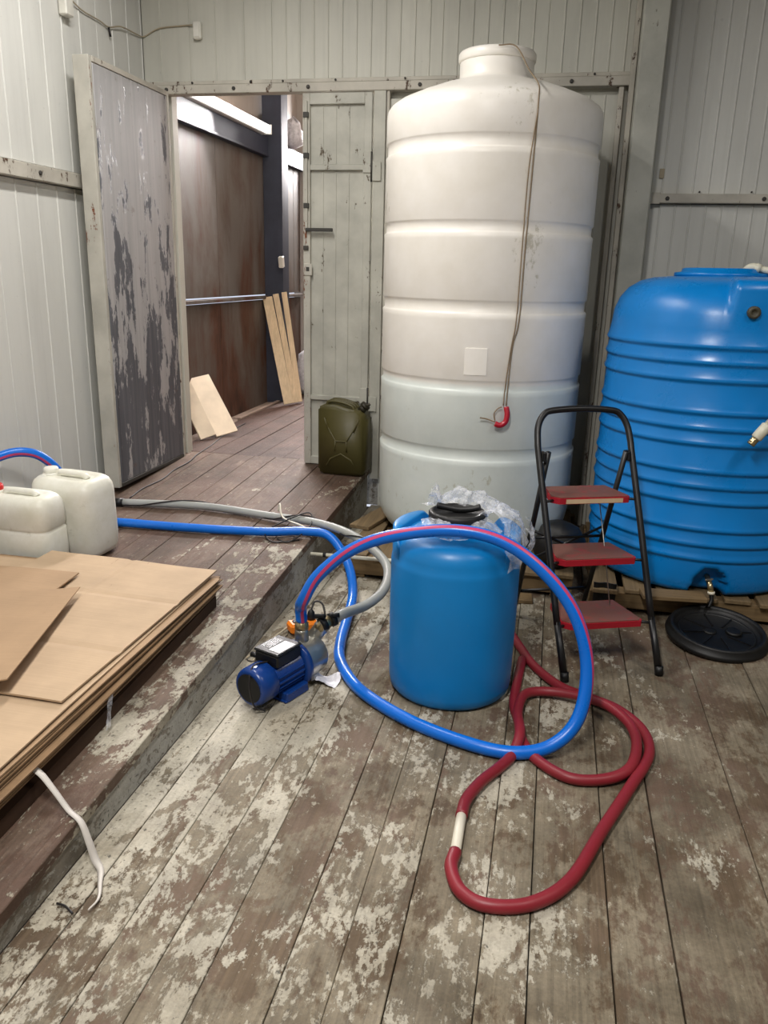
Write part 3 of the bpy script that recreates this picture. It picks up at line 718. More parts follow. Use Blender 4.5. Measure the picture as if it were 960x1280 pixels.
# level string with red hook
lv = root('level_line', (TX, TY-TR, 0.8), 'thin brown string with red curved tube hanging down the white tank', 'string')
def tk(deg, z, d=0.006): a = math.radians(deg); return (TX+(TR+d)*math.cos(a), TY+(TR+d)*math.sin(a), z)
lid_e = (TX+0.10, TY-0.196, zl+0.03)
s1 = spline([(TX+0.02, TY-0.205, zl+0.035), lid_e, (TX+0.17, TY-0.27, zl-0.085), tk(-65, 2.30, 0.0), tk(-64.5, 2.24), tk(-65, 2.0), tk(-66, 1.6), tk(-66.5, 1.30), tk(-69, 1.18), tk(-70, 1.0), tk(-70.5, 0.90, 0.012)], 5)
part('string', MB().tube(s1, 0.0032, 6), 'rope', lv)
s2 = spline([tk(-64.5, 2.20, 0.008), tk(-67, 1.95), tk(-67.6, 1.6), tk(-68, 1.30), tk(-69.6, 1.18), tk(-71.4, 1.0), tk(-72, 0.90, 0.012)], 5)
part('string', MB().tube(s2, 0.0028, 6), 'rope', lv)
hk = spline([tk(-70.6, 0.895, 0.02), tk(-70.2, 0.86, 0.03), tk(-71, 0.825, 0.034), tk(-73.5, 0.808, 0.034), tk(-76, 0.815, 0.03)], 6)
part('red_hook', MB().tube(hk, 0.0135, 10), 'hook_red', lv)
part('wire_loop', MB().tube(spline([tk(-76, 0.83, 0.02), tk(-76.6, 0.86, 0.02), tk(-75, 0.885, 0.02), tk(-73, 0.895, 0.02)], 5)+[], 0.003, 6), 'rope', lv)
part('wire_tail', MB().tube(spline([tk(-76, 0.822, 0.025), tk(-80, 0.835, 0.02), tk(-83.5, 0.842, 0.03)], 5), 0.0035, 6), 'rope', lv)

# ------------------------------------------------------------------ ribbed blue tank
BX, BY, BR, BZ = 0.772, 4.105, 0.512, 0.124
bt = root('storage_tank', (BX, BY, BZ), 'wide ribbed bright blue plastic tank on a pallet', 'tank')
prof = [(0.02, 0), (BR-0.07, 0), (BR-0.035, 0.006), (BR-0.015, 0.022), (BR-0.006, 0.06), (BR-0.003, 0.11)]
for z in (0.295, 0.362, 0.433, 0.558, 0.627, 0.695, 0.816, 0.882, 0.951, 1.087, 1.160, 1.227):
    c = z-BZ+0.006
    prof += [(BR-0.003, c-0.022), (BR-0.005, c-0.012), (BR+0.004, c-0.007), (BR+0.008, c+0.001), (BR+0.005, c+0.011), (BR, c+0.022)]
zs = 1.33-BZ
prof += [(BR-0.008, zs-0.03), (BR-0.014, zs+0.03), (BR-0.035, zs+0.085), (BR-0.07, zs+0.13), (BR-0.12, zs+0.162), (BR-0.18, zs+0.178), (0.24, zs+0.186), (0.225, zs+0.19)]
rec_a = math.radians(-89.5)
def blue_mod(q, a):
    # tap recess at the foot and two moulded flats in the shoulder
    d = (a-rec_a+PI) % (2*PI)-PI
    if q.z < 0.2 and math.hypot(q.x, q.y) > BR-0.12:
        w = 0.155*math.sqrt(max(0, 1-(max(0, q.z-0.02)/0.115)**2)) if q.z < 0.135 else 0
        if abs(d) < w:
            s = 1-0.075/max(0.1, math.hypot(q.x, q.y)); return Vector((q.x*s, q.y*s, q.z))
    d2 = (a-math.radians(-84)+PI) % (2*PI)-PI
    if q.z > zs-0.035 and abs(d2) < 0.27 and math.hypot(q.x, q.y) > 0.235:
        rr_ = math.hypot(q.x, q.y); flat = (BR-0.018)
        k = min(1.0, (0.27-abs(d2))/0.05); tr_ = max(rr_, min(flat, rr_+0.10))
        s = 1+(tr_/rr_-1)*k; return Vector((q.x*s, q.y*s, q.z))
    return q
p2 = []
for i, (r_, z_) in enumerate(prof):   # finer rings near the foot so the recess reads
    if 0 < i and prof[i-1][1] < 0.2 and z_-prof[i-1][1] > 0.02:
        r0_, z0_ = prof[i-1]
        for t_ in (0.33, 0.66): p2.append((r0_+(r_-r0_)*t_, z0_+(z_-z0_)*t_))
    p2.append((r_, z_))
part('body', MB().lathe(p2, 260, Tm(BX, BY, BZ), mod=blue_mod), 'tank_blue', bt)
zl2 = BZ+zs+0.186
part('screw_lid', MB().lathe([(0.21, 0), (0.215, 0.002), (0.215, 0.016), (0.185, 0.02), (0.18, 0.034), (0.168, 0.038), (0.02, 0.040)], 48, Tm(BX-0.03, BY, zl2)), 'tank_blue', bt)
def bk(deg, z, d=0.0): a = math.radians(deg); return Vector((BX+(BR+d)*math.cos(a), BY+(BR+d)*math.sin(a), z))
part('side_plug', MB().lathe([(0.026, -0.03), (0.026, 0.016), (0.021, 0.021), (0.012, 0.021), (0.010, 0.014), (0.002, 0.014)], 16, align(bk(-88, 1.378, -0.012), bk(-88, 1.378, 0.3))), 'barrel_blue_plug', bt)
tp = root('brass_tap', tuple(bk(-89.5, 0.19, -0.05)), 'small brass tap with black spout low on the blue tank', 'tap')
a_ = bk(-89.5, 0.20, -0.085); b_ = bk(-89.5, 0.19, 0.0)
part('tap_body', MB().tube([a_, b_, b_+Vector((0.008, -0.012, -0.035))], [0.012, 0.012, 0.013], 10), 'brass', tp)
part('tap_collar', MB().lathe([(0.016, 0), (0.016, 0.012)], 12, align(b_+Vector((0.008, -0.012, -0.03)), b_+Vector((0.010, -0.014, -0.06)))), 'hose_white', tp)
part('tap_lever', MB().box(-0.02, 0.02, -0.004, 0.004, 0, 0.008, Tm(*(b_+Vector((-0.004, 0.01, 0.014)))) @ Rm('Z', 30), 0.001), 'steel', tp)
part('spout', MB().tube(spline([b_+Vector((0.010, -0.014, -0.045)), b_+Vector((0.012, -0.022, -0.07)), b_+Vector((0.0, -0.035, -0.10))], 4), 0.009, 8), 'black', tp)
# white pipes by the blue tank
pp = root('filler_pipe', (0.84, 4.0, 1.55), 'white plastic pipe with elbow lying on top of the blue tank', 'pipe')
part('elbow', MB().tube(spline([(0.815, 4.02, 1.525), (0.822, 4.0, 1.552), (0.842, 3.985, 1.562), (0.865, 3.975, 1.556)], 4), 0.017, 12), 'pvc', pp)
part('pipe', MB().tube([(0.86, 3.977, 1.557), (1.00, 3.92, 1.525), (1.12, 3.87, 1.50)], 0.0135, 12), 'pvc', pp)
part('elbow_collar', MB().tube([(0.852, 3.98, 1.560), (0.872, 3.972, 1.552)], 0.020, 12), 'pvc', pp)
pq = root('outlet_pipe', (0.9, 3.5, 0.9), 'white pipe with metal thread end hanging beside the blue tank', 'pipe')
p0 = Vector((0.838, 3.50, 0.862)); dv = Vector((0.115, 0.03, 0.26)).normalized()
dv = Vector((0.56, 0.08, 0.83)).normalized()
part('pipe', MB().tube([p0+dv*0.09, p0+dv*0.40], 0.0155, 14), 'pvc', pq)
part('coupling', MB().lathe([(0.019, 0.02), (0.0225, 0.024), (0.0225, 0.085), (0.018, 0.09)], 16, align(p0, p0+dv)), 'pvc', pq)
part('threaded_end', MB().lathe([(0.010, -0.012), (0.017, -0.012), (0.018, -0.004), (0.0155, -0.002), (0.018, 0.004), (0.0155, 0.008), (0.018, 0.014), (0.015, 0.02)], 14, align(p0, p0+dv)), 'brass', pq)
part('wall_elbow', MB().tube(spline([p0+dv*0.38, p0+dv*0.44, p0+dv*0.45+Vector((0.06, 0.01, 0.0)), p0+dv*0.45+Vector((0.16, 0.05, -0.02))], 5), 0.0165, 12), 'pvc', pq)

# ------------------------------------------------------------------ blue barrel
KX, KY, KR = -0.287, 2.748, 0.234
kb = root('plastic_barrel', (KX, KY, 0.002), 'smooth blue plastic barrel with black cap and film on top', 'barrel')
prof = [(0.02, 0.0), (KR-0.035, 0.0), (KR-0.018, 0.005), (KR-0.008, 0.018), (KR-0.004, 0.045), (KR-0.003, 0.10), (KR, 0.30), (KR, 0.50), (KR-0.002, 0.518), (KR-0.005, 0.524), (KR-0.006, 0.545), (KR-0.012, 0.572), (KR-0.028, 0.594), (KR-0.055, 0.608), (KR-0.09, 0.616), (0.12, 0.622), (0.100, 0.624), (0.098, 0.63), (0.098, 0.65), (0.02, 0.65)]
part('body', MB().lathe(prof, 72, Tm(KX, KY, 0.002)), 'barrel_blue', kb)
for c in (14, 166):
    m = MB(); vs = []; N = 18; half = 50
    for k in range(N+1):
        t_ = -1+2*k/N; a = math.radians(c+half*t_)
        zt_ = 0.632 if abs(t_) < 0.62 else 0.632-0.075*((abs(t_)-0.62)/0.38)**1.5
        chord = KR*math.cos(math.radians(half*0.93))/max(0.2, math.cos(math.radians(half*t_)))
        ri = max(0.155, min(KR-0.02, chord+0.012))
        for (r_, z_) in ((KR-0.004, 0.53), (KR-0.003, zt_-0.006), (KR-0.010, zt_), (ri+0.006, zt_), (ri, zt_-0.006), (ri, 0.55)):
            vs.append((KX+r_*math.cos(a), KY+r_*math.sin(a), z_))
    fs = [(k*6+j, (k+1)*6+j, (k+1)*6+j+1, k*6+j+1) for k in range(N) for j in range(5)]
    fs += [tuple(range(5, -1, -1)), tuple(N*6+j for j in range(6))]
    part('rim_handle', m.add(vs, fs, True), 'barrel_blue', kb)
cp = part('cap', MB().lathe([(0.098, 0.0), (0.104, 0.002), (0.104, 0.030), (0.098, 0.036), (0.088, 0.037), (0.086, 0.030), (0.02, 0.030)], 28, Tm(KX, KY, 0.652), mod=lambda q, a: Vector((q.x*(1+0.012*math.cos(18*a)), q.y*(1+0.012*math.cos(18*a)), q.z))), 'black', kb)
part('cap_grip', MB().tube(spline([(KX-0.075, KY-0.01, 0.705), (KX-0.05, KY-0.005, 0.700), (KX, KY, 0.693), (KX+0.05, KY+0.005, 0.697), (KX+0.08, KY+0.008, 0.706)], 5), [0.012]*21, 8), 'black', cp)
def crumple(seed, mf, nu, nv, amp):
    m = MB(); vs = []
    for i in range(nu+1):
        for j in range(nv+1):
            q = Vector(mf(i/nu, j/nv))
            h = Vector((mnoise.noise(q*21+Vector((seed, 0, 0))), mnoise.noise(q*21+Vector((0, seed, 9))), mnoise.noise(q*21+Vector((5, 0, seed)))))
            h2 = Vector((mnoise.noise(q*60+Vector((seed, 0, 0))), mnoise.noise(q*60+Vector((0, seed, 9))), mnoise.noise(q*60+Vector((5, 0, seed)))))
            vs.append(q+h*amp+h2*amp*0.5)
    w = nv+1
    return m.add(vs, [(i*w+j, (i+1)*w+j, (i+1)*w+j+1, i*w+j+1) for i in range(nu) for j in range(nv)])
bag = root('plastic_bag', (KX+0.1, KY+0.1, 0.66), 'crumpled clear plastic bag round the black cap of the barrel', 'plastic bag')
# a film torn around the neck: flaps in front, a bulge behind the cap hanging down at the right
def f_front(u, v):
    a = math.radians(205+150*u); r_ = 0.10+v*(0.035+0.055*math.sin(PI*u)+0.03*u)
    return (KX+r_*math.cos(a), KY+r_*math.sin(a), 0.668-0.018*v+0.012*math.sin(9*u+2*v))
part('film_flap', crumple(3, f_front, 30, 8, 0.012), 'film', bag)
def f_back(u, v):
    a = math.radians(-38+168*u); r_ = 0.09+0.17*v
    z = 0.672+0.045*math.sin(PI*min(1, v*1.25))-max(0, v-0.72)*(0.10+0.42*(1-u)**2)
    return (KX+r_*math.cos(a), KY+r_*math.sin(a), z+0.012*math.sin(11*u))
part('film_bulge', crumple(8, f_back, 34, 14, 0.02), 'film', bag)
def f_tip(u, v):
    return (KX-0.10+0.05*u-0.05*v*0.6, KY+0.11+0.03*math.sin(6*u), 0.68+0.075*v*(1-abs(u-0.6)))
part('film_tip', crumple(13, f_tip, 12, 8, 0.018), 'film', bag)
def f_hang(u, v):
    a = math.radians(-14+34*u); r_ = KR+0.020+0.02*math.sin(3*v)
    return (KX+r_*math.cos(a), KY+r_*math.sin(a)+0.03, 0.655-0.135*v*(0.75+0.25*u))
part('film_hang', crumple(17, f_hang, 12, 12, 0.014), 'film', bag)

# ------------------------------------------------------------------ step ladder
LA = Vector((0.149, 2.861, 0.0)); lu = Vector((0.929, 0.371, 0)).normalized(); lv_ = Vector((-lu.y, lu.x, 0))
LM = frame(LA, lu, lv_, (0, 0, 1))
st = root('step_ladder', (0.25, 3.05, 0), 'folding step ladder, black tube frame with three worn red steps', 'ladder')
def L(u, v, z): return LM @ Vector((u, v, z))
KL = 0.474
def leg(u, z): return L(u, KL*z, z)
r_l = 0.0135
hoop = [leg(-0.012, 0.20), leg(-0.022, 0.55), leg(-0.03, 0.80), leg(-0.030, 0.86), leg(-0.022, 0.92), leg(0.005, 0.962), leg(0.045, 0.978), leg(0.175, 0.985), leg(0.30, 0.978), leg(0.338, 0.962), leg(0.362, 0.92), leg(0.370, 0.86), leg(0.371, 0.80), leg(0.378, 0.55), leg(0.384, 0.20)]
part('handrail_frame', MB().tube(spline(hoop, 5), r_l, 10), 'black_tube', st)
for (u0, u1) in ((-0.012, 0.002), (0.384, 0.397)):
    lg = part('leg', MB().tube([leg(u0, 0.21), leg((u0*.5+u1*.5), 0.09)+lv_*0.0, L(u1, 0.012, 0.006)], [0.0135, 0.0145, 0.0155], 10), 'black_tube', st)
    part('foot_cap', MB().tube([L(u1, 0.016, 0.035), L(u1, 0.009, 0.0)], [0.0165, 0.0165], 10), 'black', lg)
for u in (0.005, 0.338):
    lg = part('leg', MB().tube([L(u, 0.372, 0.825), L(u, 0.50, 0.42), L(u, 0.635, 0.004)], 0.0115, 10), 'black_tube', st)
    part('pivot_plate', MB().box(-0.006, 0.006, -0.02, 0.02, -0.02, 0.02, LM @ Tm(u+(-0.014 if u < .1 else 0.014), 0.383, 0.805), 0.003), 'black_tube', lg)
for z in (0.14, 0.42): part('brace', MB().tube([L(0.005, 0.372+0.263*(0.825-z)/0.82, z), L(0.338, 0.372+0.263*(0.825-z)/0.82, z)], 0.007, 8), 'black_tube', st)
part('brace', MB().tube([L(0.005, 0.50, 0.46), L(0.338, 0.55, 0.30)], 0.006, 8), 'black_tube', st)
part('brace', MB().tube([L(0.005, 0.555, 0.29), L(0.338, 0.49, 0.47)], 0.006, 8), 'black_tube', st)
for i, zb in enumerate((0.178, 0.403, 0.628)):
    vf = KL*zb; dep = (0.215, 0.20, 0.185)[i]
    u0, u1 = 0.012, 0.345
    def plate(ins, z0, z1):
        c = 0.03
        pts = [(u0+c+ins, vf+ins), (u1-c*0.35-ins, vf+ins), (u1-ins, vf+c*0.5+ins), (u1-0.028-ins, vf+dep-ins), (u0+0.028+ins, vf+dep-ins), (u0+ins, vf+c+ins)]
        return [(a, b) for a, b in pts]
    pts = plate(0, 0, 0); m = MB()
    m.prism([(a, b, zb) for a, b in pts], None, (0, 0, 0.024), LM)
    s_ = part('step', m, 'step_edge', st)
    m = MB(); m.prism([(a, b, zb+0.0242) for a, b in plate(0.005, 0, 0)], None, (0, 0, 0.003), LM)
    part('tread', m, 'step_top', s_)
    if i == 2:
        part('worn_nosing', MB().box(u0+0.055, u1-0.035, vf-0.0012, vf+0.004, zb+0.002, zb+0.02, LM), 'step_edge_worn', s_)
    part('step_pin', MB().tube([leg(-0.015, zb+0.012), L(u0+0.02, vf+0.03, zb+0.010)], 0.006, 8), 'black_tube', st)
    part('step_pin', MB().tube([leg(0.380, zb+0.012), L(u1-0.02, vf+0.03, zb+0.010)], 0.006, 8), 'black_tube', st)
part('pull_wire', MB().tube([L(0.262, 0.42, 0.63), L(0.272, 0.33, 0.41), L(0.275, 0.24, 0.2)], 0.0022, 6), 'steel', st)

# ------------------------------------------------------------------ black things under the ladder
solo('black_bag', MB().lathe([(0.03, 0), (0.10, 0.01), (0.13, 0.06), (0.12, 0.13), (0.09, 0.19), (0.03, 0.215)], 20, Tm(0.10, 3.86, 0.133), mod=lambda q, a: Vector((q.x*(1+.12*math.sin(3*a+14*q.z)), q.y*(1+.12*math.cos(4*a-11*q.z)), q.z))), 'black', 'lumpy black bag on the pallet behind the ladder', 'bag')
rg = MB(); vs = []
for i in range(9):
    for j in range(7):
        vs.append((0.275+0.10*i/8, 3.606-0.006*math.sin(i*1.1+j*.5), 0.145-0.11*j/6-(0.02*abs(math.sin(i*2.3)) if j == 6 else 0)))
fs = [(i*7+j, (i+1)*7+j, (i+1)*7+j+1, i*7+j+1) for i in range(8) for j in range(6)]
solo('frayed_rag', rg.add(vs, fs), 'black', 'frayed black rag hanging over the pallet edge behind the ladder', 'rag')
bpy.data.objects['frayed_rag'].modifiers.new('thickness', 'SOLIDIFY').thickness = 0.006

# ------------------------------------------------------------------ black lid
ld = root('drum_lid', (0.79, 3.42, 0.0), 'round black plastic lid lying on the floor before the blue tank', 'lid')
DM = Tm(0.792, 3.405, 0.022) @ Rm('X', 6) @ Rm('Y', 2)
part('disc', MB().lathe([(0.196, -0.006), (0.210, -0.002), (0.213, 0.008), (0.210, 0.020), (0.200, 0.024), (0.200, 0.040), (0.195, 0.046), (0.182, 0.046), (0.178, 0.036), (0.172, 0.022), (0.02, 0.020)], 56, DM), 'black', ld)
part('ring', MB().lathe([(0.150, 0.020), (0.153, 0.026), (0.158, 0.026), (0.161, 0.020)], 48, DM, False, False), 'black', ld)
for k in range(8):
    part('rib', MB().box(0.05, 0.148, -0.003, 0.003, 0.019, 0.026, DM @ Rm('Z', 45*k+12)), 'black', ld)
part('grip', MB().lathe([(0.034, 0.019), (0.034, 0.03), (0.026, 0.034), (0.01, 0.03)], 18, DM @ Tm(0.07, 0.01, 0)), 'black', ld)
part('hub', MB().lathe([(0.03, 0.019), (0.028, 0.026), (0.01, 0.026)], 18, DM @ Tm(-0.03, 0.0, 0)), 'black', ld)

# ------------------------------------------------------------------ pump
PA = Vector((-0.95, 2.365, 0.088)); PBp = Vector((-0.80, 2.735, 0.088))
px_ = (PBp-PA).normalized(); pyv = Vector((0, 0, 1)).cross(px_).normalized()
PMx = frame(PA, pyv, Vector((0, 0, 1)), px_)      # local x = left of axis, y = up, z = along axis
pm = root('water_pump', (-0.88, 2.55, 0.0), 'blue electric water pump with stainless head on the floor', 'pump')
part('fan_cover', MB().lathe([(0.010, 0.012), (0.040, 0.010), (0.058, 0.004), (0.068, 0.010), (0.072, 0.022), (0.072, 0.085), (0.066, 0.088)], 32, PMx), 'pump_blue', pm)
part('fan_grille', MB().lathe([(0.054, 0.0035), (0.020, 0.0085), (0.002, 0.009)], 24, PMx, cap0=False), 'black', pm)
part('motor_body', MB().lathe([(0.058, 0.085), (0.060, 0.09), (0.060, 0.235), (0.066, 0.24)], 32, PMx), 'pump_blue', pm)
for k in range(20):
    a = 2*PI*k/20
    if 0.12*PI < a < 0.88*PI: continue
    part('cooling_fin', MB().box(0.058, 0.069, -0.0018, 0.0018, 0.092, 0.232, PMx @ Matrix.Rotation(a, 4, 'Z')), 'pump_blue', pm)
part('flange', MB().lathe([(0.066, 0.236), (0.088, 0.238), (0.090, 0.244), (0.090, 0.256), (0.084, 0.260)], 36, PMx), 'pump_blue', pm)
hd = part('pump_head', MB().lathe([(0.078, 0.258), (0.080, 0.264), (0.080, 0.30), (0.078, 0.355), (0.070, 0.368), (0.045, 0.378), (0.02, 0.380)], 36, PMx), 'steel', pm)
part('outlet_boss', MB().lathe([(0.028, 0.0), (0.026, 0.09), (0.024, 0.105)], 18, align(PMx @ Vector((0, 0.02, 0.295)), PMx @ Vector((0, 0.2, 0.295)))), 'steel', hd)
part('outlet_nipple', MB().lathe([(0.024, 0.10), (0.026, 0.104), (0.026, 0.125), (0.021, 0.128), (0.021, 0.15)], 16, align(PMx @ Vector((0, 0.02, 0.295)), PMx @ Vector((0, 0.2, 0.295)))), 'brass', hd)
part('inlet_boss', MB().lathe([(0.030, 0.0), (0.028, 0.06), (0.030, 0.062), (0.030, 0.08)], 18, align(PMx @ Vector((0, 0.05, 0.345)), PMx @ Vector((-0.02, 0.12, 0.43)))), 'steel', hd)
for s in (-1, 1):
    part('foot', MB().box(s*0.055-0.022, s*0.055+0.022, -0.088, -0.05, 0.12, 0.24, PMx, 0.004), 'pump_blue', pm)
part('base_bracket', MB().box(-0.075, 0.075, -0.0875, -0.078, 0.115, 0.245, PMx, 0.003), 'pump_blue', pm)
tbx = part('terminal_box', MB().box(-0.055, 0.055, 0.052, 0.098, 0.095, 0.225, PMx, 0.006), 'black', pm)
part('box_lid', MB().box(-0.058, 0.058, 0.098, 0.108, 0.092, 0.228, PMx, 0.004), 'black', tbx)
part('sticker', MB().box(-0.050, 0.000, 0.1085, 0.1092, 0.11, 0.20, PMx), 'sticker', tbx, 'white printed sticker')
for k in range(6):
    part('vent_line', MB().box(0.008+0.007*k, 0.011+0.007*k, 0.1085, 0.1095, 0.12, 0.20, PMx), 'silver_print', tbx)
for k in range(5):
    part('print_line', MB().box(-0.044+0.009*k, -0.041+0.009*k, 0.1092, 0.1096, 0.118, 0.19-0.012*(k % 3), PMx), 'silver_print', tbx)
part('cable_gland', MB().tube([PMx @ Vector((0.05, 0.07, 0.11)), PMx @ Vector((0.08, 0.07, 0.105))], 0.010, 10), 'black', tbx)
pc = spline([PMx @ Vector((0.078, 0.07, 0.105)), PMx @ Vector((0.10, 0.045, 0.10)), (-1.03, 2.62, 0.06), (-1.07, 2.76, 0.012), (-1.06, 2.9, 0.012), (-1.02, 3.0, 0.03)], 6)
part('power_cable', MB().tube(pc, 0.0045, 6), 'wire_tan', pm)
part('front_wire', MB().tube(spline([PMx @ Vector((-0.01, 0.07, 0.10)), PMx @ Vector((0.0, 0.078, 0.03)), PMx @ Vector((-0.01, 0.03, -0.004)), PMx @ Vector((-0.03, -0.05, -0.006)), PMx @ Vector((-0.05, -0.083, 0.03))], 6), 0.003, 6), 'wire', pm)
# ball valve at the inlet
V0 = PMx @ Vector((-0.018, 0.105, 0.402)); V1 = V0+Vector((0.030, 0.028, 0.012))
vv = root('ball_valve', tuple(V0), 'black and metal hose fitting at the pump inlet', 'valve')
part('valve_body', MB().tube([PMx @ Vector((-0.012, 0.085, 0.375)), V0, V1], [0.022, 0.026, 0.022], 14), 'brass', vv)
part('clamp', MB().lathe([(0.024, -0.012), (0.029, -0.012), (0.029, 0.012), (0.024, 0.012)], 16, align(V0, V1)), 'black', vv)
part('clamp', MB().lathe([(0.022, -0.010), (0.028, -0.010), (0.028, 0.010), (0.022, 0.010)], 16, align(V1, V1+(V1-V0))), 'black', vv)
part('clamp_screw', MB().tube([V0+Vector((-0.03, 0.0, 0.03)), V0+Vector((0.01, -0.01, 0.04))], 0.010, 8), 'black', vv)
part('clamp_screw', MB().tube([V1+Vector((0.0, -0.02, 0.026)), V1+Vector((0.03, -0.01, 0.026))], 0.009, 8), 'black', vv)
# orange socket, paper
oc = root('socket_block', (-0.96, 3.06, 0.0), 'orange extension socket on the floor behind the pump', 'socket')
part('block', MB().box(-0.065, 0.065, -0.035, 0.035, 0.0, 0.045, Tm(-0.965, 3.05, 0.002) @ Rm('Z', 38), 0.010), 'orange', oc)
part('socket_face', MB().lathe([(0.022, 0), (0.022, 0.002), (0.016, 0.003)], 16, Tm(-0.985, 3.035, 0.047)), 'black', oc)
part('plug', MB().lathe([(0.018, 0), (0.020, 0.012), (0.014, 0.035), (0.007, 0.045)], 14, Tm(-0.935, 3.075, 0.047)), 'black', oc)
part('plug_cable', MB().tube(spline([(-0.935, 3.075, 0.09), (-0.925, 3.10, 0.12), (-0.89, 3.10, 0.11), (-0.86, 3.04, 0.06), (-0.84, 2.95, 0.05)], 6), 0.0045, 6), 'wire', oc)
solo('paper_scrap', crumple(31, lambda u, v: (-0.795+0.10*u, 2.60+0.08*v, 0.016+0.012*math.sin(5*u+3*v)), 10, 8, 0.010), 'film_white', 'crumpled white paper beside the pump', 'paper')

# ------------------------------------------------------------------ hoses
HR = 0.0222
O = PMx @ Vector((0, 0.155, 0.295))
blue_ctrl = [tuple(O), tuple(O+Vector((0.0, -0.01, 0.06))), (-0.808, 2.56, 0.36), (-0.753, 2.555, 0.46), (-0.640, 2.555, 0.565), (-0.50, 2.555, 0.632), (-0.295, 2.56, 0.672), (-0.125, 2.555, 0.655), (0.02, 2.53, 0.575), (0.135, 2.50, 0.45), (0.192, 2.46, 0.29), (0.180, 2.395, 0.13), (0.10, 2.335, 0.045), (-0.03, 2.295, 0.024), (-0.20, 2.325, 0.024), (-0.405, 2.42, 0.024), (-0.60, 2.575, 0.024), (-0.72, 2.765, 0.024), (-0.765, 2.93, 0.024), (-0.79, 3.12, 0.03), (-0.82, 3.36, 0.06), (-0.89, 3.54, 0.14), (-1.01, 3.645, 0.235), (-1.15, 3.66, 0.245), (-1.35, 3.63, 0.235), (-1.70, 3.60, 0.231), (-2.05, 3.59, 0.230), (-2.24, 3.57, 0.24), (-2.36, 3.52, 0.33), (-2.335, 3.44, 0.50), (-2.36, 3.36, 0.60), (-2.41, 3.30, 0.640), (-2.47, 3.22, 0.640), (-2.515, 3.08, 0.60), (-2.52, 2.90, 0.50), (-2.50, 2.7, 0.35), (-2.49, 2.45, 0.19), (-2.47, 2.1, 0.165)]
bp = spline(blue_ctrl, 8)
bh = root('blue_hose', (-0.3, 2.4, 0.0), 'long bright blue hose with pink stripe, looped over the barrel to the pump', 'hose')
part('hose', MB().tube(bp, HR, 14, up=(0, 0.3, 1)), 'hose_blue', bh)
keys = [(0, (0.55, -1, 0)), (16, (0.6, -1, 0.1)), (40, (0.1, -0.75, 0.8)), (48, (0.1, -0.62, 0.85)), (64, (0.7, -0.75, 0.6)), (80, (1, -0.75, 0)), (90, (1, -0.2, -0.6)), (104, (0.3, 0.4, -1)), (140, (0.3, 0.6, -0.8)), (200, (0, 0.8, -0.6)), (226, (0, -0.6, -0.5)), (236, (0.5, -1, -0.2)), (300, (0.5, -1, -0.3))]
sv = []; sf = []
for i, q in enumerate(bp):
    j = max(k for k in range(len(keys)) if keys[k][0] <= i); j2 = min(j+1, len(keys)-1)
    t_ = 0 if j == j2 else (i-keys[j][0])/(keys[j2][0]-keys[j][0])
    D = Vector(keys[j][1]).lerp(Vector(keys[j2][1]), t_)
    T = (bp[min(i+1, len(bp)-1)]-bp[max(i-1, 0)]).normalized(); D = (D-T*D.dot(T)).normalized(); E_ = T.cross(D)
    for a in (-0.26, -0.09, 0.09, 0.26): sv.append(q+(D*math.cos(a)+E_*math.sin(a))*HR*1.025)
for i in range(len(bp)-1):
    for k in range(3): sf.append((i*4+k, i*4+k+1, i*4+k+5, i*4+k+4))
part('stripe', MB().add(sv, sf, True), 'stripe', bh, 'pink stripe along the hose')
G0 = V1+(V1-V0)*0.2
grey_ctrl = [tuple(G0), tuple(G0+Vector((0.035, 0.035, 0.012))), (-0.665, 2.98, 0.185), (-0.625, 3.12, 0.20), (-0.645, 3.30, 0.225), (-0.73, 3.45, 0.245), (-0.90, 3.60, 0.275), (-1.12, 3.75, 0.268), (-1.40, 3.86, 0.246), (-1.82, 3.93, 0.246), (-2.28, 3.885, 0.242)]
gp = spline(grey_ctrl, 8)
gh = root('grey_hose', (-1.3, 3.8, 0.2), 'translucent grey hose from the pump across the raised deck', 'hose')
part('hose', MB().tube(gp, 0.0205, 14), 'hose_grey', gh)
part('end_fitting', MB().tube([(-2.265, 3.886, 0.242), (-2.315, 3.878, 0.242)], 0.024, 12), 'black', gh)
part('end_nipple', MB().tube([(-2.31, 3.879, 0.242), (-2.335, 3.875, 0.242)], 0.012, 10), 'steel', gh)
# dark cable wound round the grey hose
wn = []
gpl = gp[5*8:]
for i, q in enumerate(gpl):
    a = i*0.42; T = (gpl[min(i+1, len(gpl)-1)]-gpl[max(i-1, 0)]).normalized()
    sx = T.cross(Vector((0, 0, 1))).normalized(); up = sx.cross(T)
    wn.append(q+(sx*math.cos(a)+up*max(-0.35, math.sin(a)))*0.026)
wc_ = root('wound_cable', (-1.4, 3.85, 0.23), 'thin black cable wound around the grey hose', 'cable')
part('cable', MB().tube(wn, 0.0038, 6), 'wire', wc_)
part('cable_coil', MB().tube(spline([(-1.16, 3.62, zp(3.6)+0.006), (-1.28, 3.56, zp(3.6)+0.006), (-1.34, 3.64, zp(3.6)+0.03), (-1.24, 3.76, zp(3.7)+0.07), (-1.16, 3.80, zp(3.7)+0.09), (-1.13, 3.70, zp(3.7)+0.05), (-1.20, 3.58, zp(3.6)+0.006), (-1.27, 3.60, zp(3.6)+0.008)], 7), 0.0038, 6), 'wire', wc_)
part('cable_tie', MB().tube(spline([(-1.36, 3.88, 0.27), (-1.345, 3.865, 0.315), (-1.30, 3.78, 0.27), (-1.18, 3.70, 0.262), (-1.10, 3.66, 0.245)], 5), 0.005, 6), 'hose_white', wc_)
